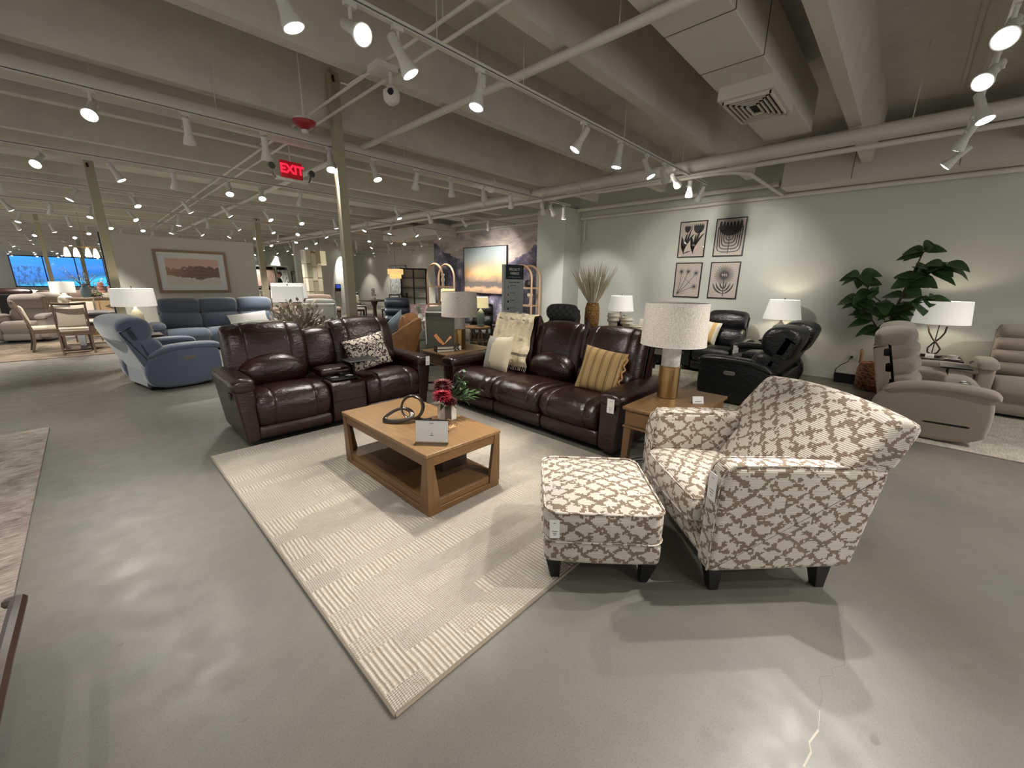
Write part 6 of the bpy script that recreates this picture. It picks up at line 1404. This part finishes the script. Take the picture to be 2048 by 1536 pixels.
c = thing('tea_cup', 'white cup and saucer on the black side table at the right', 'cup', (8.12, -.62, .60)); m = MB(); m.lathe([(.03, .004), (.045, .012), (.055, .06), (.05, .06), (.04, .015), (0, .012)], 20); m.tube([(.05, 0, .05), (.08, 0, .045), (.08, 0, .02), (.045, 0, .015)], .005, 6); m.obj('cup', WHITE, c); m = MB(); m.lathe([(0, 0), (.04, 0), (.08, .01), (.08, .014), (0, .006)], 20); m.obj('saucer', WHITE, c)
tent_card(8.14, -.40, .60, -PI/2, 'white price card at the foot of the twisted lamp', .09, .06)
# fiddle leaf plant in basket
p = thing('fiddle_leaf_fig', 'tall fiddle leaf fig in a woven basket against the right wall', 'plant', (8.28, .13, 0)); m = MB(); m.lathe([(.17, 0), (.21, .05), (.22, .3), (.19, .42), (.18, .42), (.17, .36), (0, .34)], 28); bk_ = m.obj('woven_basket', m_wicker('rust_wicker', (150, 104, 70), 38), p)
for s in (-1, 1): m = MB(); m.tube([(-.08, s*.19, .40), (-.07, s*.2, .55), (.0, s*.21, .60), (.07, s*.2, .55), (.08, s*.19, .40)], .017, 8); m.obj('handle', MATS.get('x', bk_.data.materials[0]), bk_)
m = MB(); tr = [Vector((0, 0, .34)), Vector((.0, -.02, .8)), Vector((-.02, -.05, 1.2)), Vector((-.02, -.12, 1.6)), Vector((-.03, -.2, 2.05))]; m.tube(tr, [.022, .02, .018, .014, .008], 8)
br = [[tr[2], Vector((-.05, .25, 1.45)), Vector((-.06, .42, 1.72))], [tr[1], Vector((.05, .2, 1.1)), Vector((-.02, .40, 1.35))], [tr[2], Vector((-.1, -.25, 1.3)), Vector((-.08, -.40, 1.38))], [tr[3], Vector((.0, -.3, 1.75)), Vector((-.04, -.45, 1.85))]]
for b_ in br: m.tube(b_, [.012, .009, .005], 6)
m.obj('trunk', BARK, p); m = MB(); q = random.Random(17)
def bigleaf(p0, d, L, w): leaf(m, p0, d, L, w, .45, 7, up=(-.8+.5*q.random(), .8*(q.random()-.5), .35+.6*q.random()), curl=.30)
spots = []
for ch_ in [tr[2:]]+br:
    for i in range(len(ch_)-1):
        for t_ in (.15, .5, .85): spots.append(ch_[i].lerp(ch_[i+1], t_))
    spots += [ch_[-1]]*3
spots += [tr[1].lerp(tr[2], t_) for t_ in (.3, .5, .7, .85, .95, .6)]
for s_ in spots:
    for k in range(2):
        a = q.random()*2*PI; bigleaf(s_+Vector((0, 0, .02*k)), (math.cos(a)*.5, math.sin(a), .9*q.random()-.3), .20+.09*q.random(), .075+.03*q.random())
m.obj('leaves', PLANTG, p)
b = thing('floor_box', 'low black box on the floor by the wall socket', 'box', (8.62, .36, 0)); m = MB(); m.box(-.12, .12, -.28, .26, 0, .16); m.obj('box_body', BLACKM, b, bevel=.004); m = MB(); m.box(-.115, .115, -.275, .255, .16, .168); m.obj('box_top', plain('grey_top', (150, 150, 146), .5), b)
o = thing('wall_socket', 'white wall socket above the black floor box', 'socket', (8.799, .47, .44)); m = MB(); m.box(-.006, 0, -.04, .04, -.06, .06); m.obj('cover_plate', WHITE, o, bevel=.002); m = MB(); m.box(-.03, -.006, -.02, .015, -.045, -.015); m.obj('plug', BLACKM, o)
m = MB(); m.tube([(8.77, .47, .41), (8.72, .50, .33), (8.69, .58, .27), (8.67, .63, .2), (8.67, .64, .10), (8.66, .62, .012)], .006, 6); tag(m.obj('power_cord', BLACKM), 'black cord hanging from the wall socket to the floor', 'cord')
# far right dining group
t = thing('round_dining_table', 'dark round pedestal dining table at the far right back', 'dining table', (8.0, 15.4, 0)); m = MB(); m.lathe([(0, .73), (.58, .73), (.6, .74), (.6, .765), (0, .77)], 32); m.obj('tabletop', DARKW, t); m = MB(); m.lathe([(.3, 0), (.3, .05), (.08, .1), (.07, .5), (.15, .73)], 20); m.obj('pedestal', DARKW, t)
FM = plain('near_black_wood', (30, 24, 22), .4)
for x, y, rz, l in ((7.15, 15.1, 1.2, 'dark framed upholstered chair left of the round table'), (8.15, 14.45, PI+.1, 'dark framed upholstered chair nearest on the right of the round table'), (7.75, 16.3, .1, 'dark framed upholstered chair on the far side of the round table'), (9.0, 15.3, -1.5, 'dark framed upholstered chair right of the round table')): dining_chair(l, x, y, rz, FM, fabric('grey_taupe_cloth', (146, 138, 126), .9, 200, .06), 'chairs at the far round table')
o = thing('orchid', 'white orchid in a pot on the far round table', 'flowers', (7.95, 15.3, .77)); m = MB(); m.lathe([(.06, 0), (.08, .1)], 14); m.obj('pot', CERAM, o); m = MB(); q = random.Random(9)
for k in range(16): a = q.random()*2*PI; m.sphere((.12*math.cos(a)*q.random(), .1*math.sin(a)*q.random(), .18+.26*q.random()), .045, 5)
m.obj('blossoms', WHITE, o)
l = thing('drum_pendant', 'two-tier woven drum pendant lamp over the far round table', 'pendant lamp', (8.62, 14.7, 1.62)); GL = plain('woven_glow', (232, 196, 128), .8, 0, (60, .4, .01), .2, 30, .9); m = MB(); m.lathe([(.30, .16), (.30, .36), (.29, .36), (.29, .16)], 28); m.obj('upper_drum', GL, l); m = MB(); m.lathe([(.22, .0), (.22, .18), (.21, .18), (.21, 0)], 28); m.obj('lower_drum', GL, l); m = MB(); m.cyl((0, 0, .3), (0, 0, 2.34), .004, n=5); m.obj('cord', BLACKM, l)
c = thing('display_cabinet', 'tall black glass-door display cabinet right of the far dining set', 'cabinet', (9.55, 14.85, 0), math.radians(-38)); m = MB()
for x in (-.5, 0, .5): m.box(x-.03, x+.03, -.2, -.17, .05, 2.0)
for z in (.05, .45, .85, 1.25, 1.65, 2.0): m.box(-.5, .5, -.2, -.175, z-.015, z+.015)
for x in (-.53, .50): m.box(x, x+.03, -.2, .2, 0, 2.02)
m.box(-.53, .53, -.2, .2, 2.0, 2.04); m.box(-.53, .53, -.2, .2, 0, .05); m.obj('cabinet_frame', BLACKM, c); m = MB(); m.box(-.5, .5, .18, .2, 0, 2.0); m.obj('back_panel', WALL2, c); m = MB()
for z in (.5, .9, 1.3, 1.7): m.box(-.5, .5, -.15, .18, z, z+.01)
m.obj('shelf', ACRYL, c)
framed('framed_canvas', 'grey ink wash canvas in a thin frame left of the black cabinet', 12.49, 21.0, 1.40, 1.75, 1.95, -PI/2, BLACKM, m_grey_art(), .02)
o = thing('pink_sofa', 'pale pink sofa behind the left arched shelf', 'sofa', (7.0, 10.6, 0), -1.0); m = MB(); m.puff([(0, .1), (0, .42), (.8, .42), (.8, .1)], -.8, .8, .05, .01); m.obj('seat', plain('dusty_pink', (196, 170, 168), .9), o); m = MB(); m.puff([(.6, .3), (.6, .8), (.85, .8), (.85, .3)], -.8, .8, .06, .01); m.obj('back', MATS['dusty_pink'], o)
vase_branches('lily_vase', 'vase of white lilies near the left arched shelf', 6.6, 10.0, .45, .08, .2, WHITE, 9, .32, .8, GREEN, plain('lily_white', (230, 232, 214), .7), 61, 'flowers', .03, .10)
side_table('pale low table under the white lilies', 6.6, 10.0, .5, .5, .45, WALL2)
# lounge chair corner at the lower left edge
l = thing('lounge_chair', 'dark cushioned wood lounge chair corner at the lower left edge', 'armchair', (-.80, 1.75, .012)); m = MB(); m.tube([(.42, .36, .40), (.455, .30, .43), (.44, -.01, .41), (.43, -.4, .39)], [.018, .022, .022, .02], 8); m.obj('wood_arm', DARKW, l); m = MB(); m.puff([(-.35, .16), (-.36, .36), (.28, .43), (.27, .18)], -.4, .375, .04, .01); m.obj('seat_cushion', plain('dark_cushion', (32, 26, 24), .7), l)
for sx, sy in ((-.38, -.38), (.43, -.38), (-.38, .25), (.24, .25)): m = MB(); m.cyl((sx, sy, 0), (sx, sy, .39 if sx > .4 else .20), .018, n=8); m.obj('leg', DARKW, l)
S.view_settings.exposure = EXPO
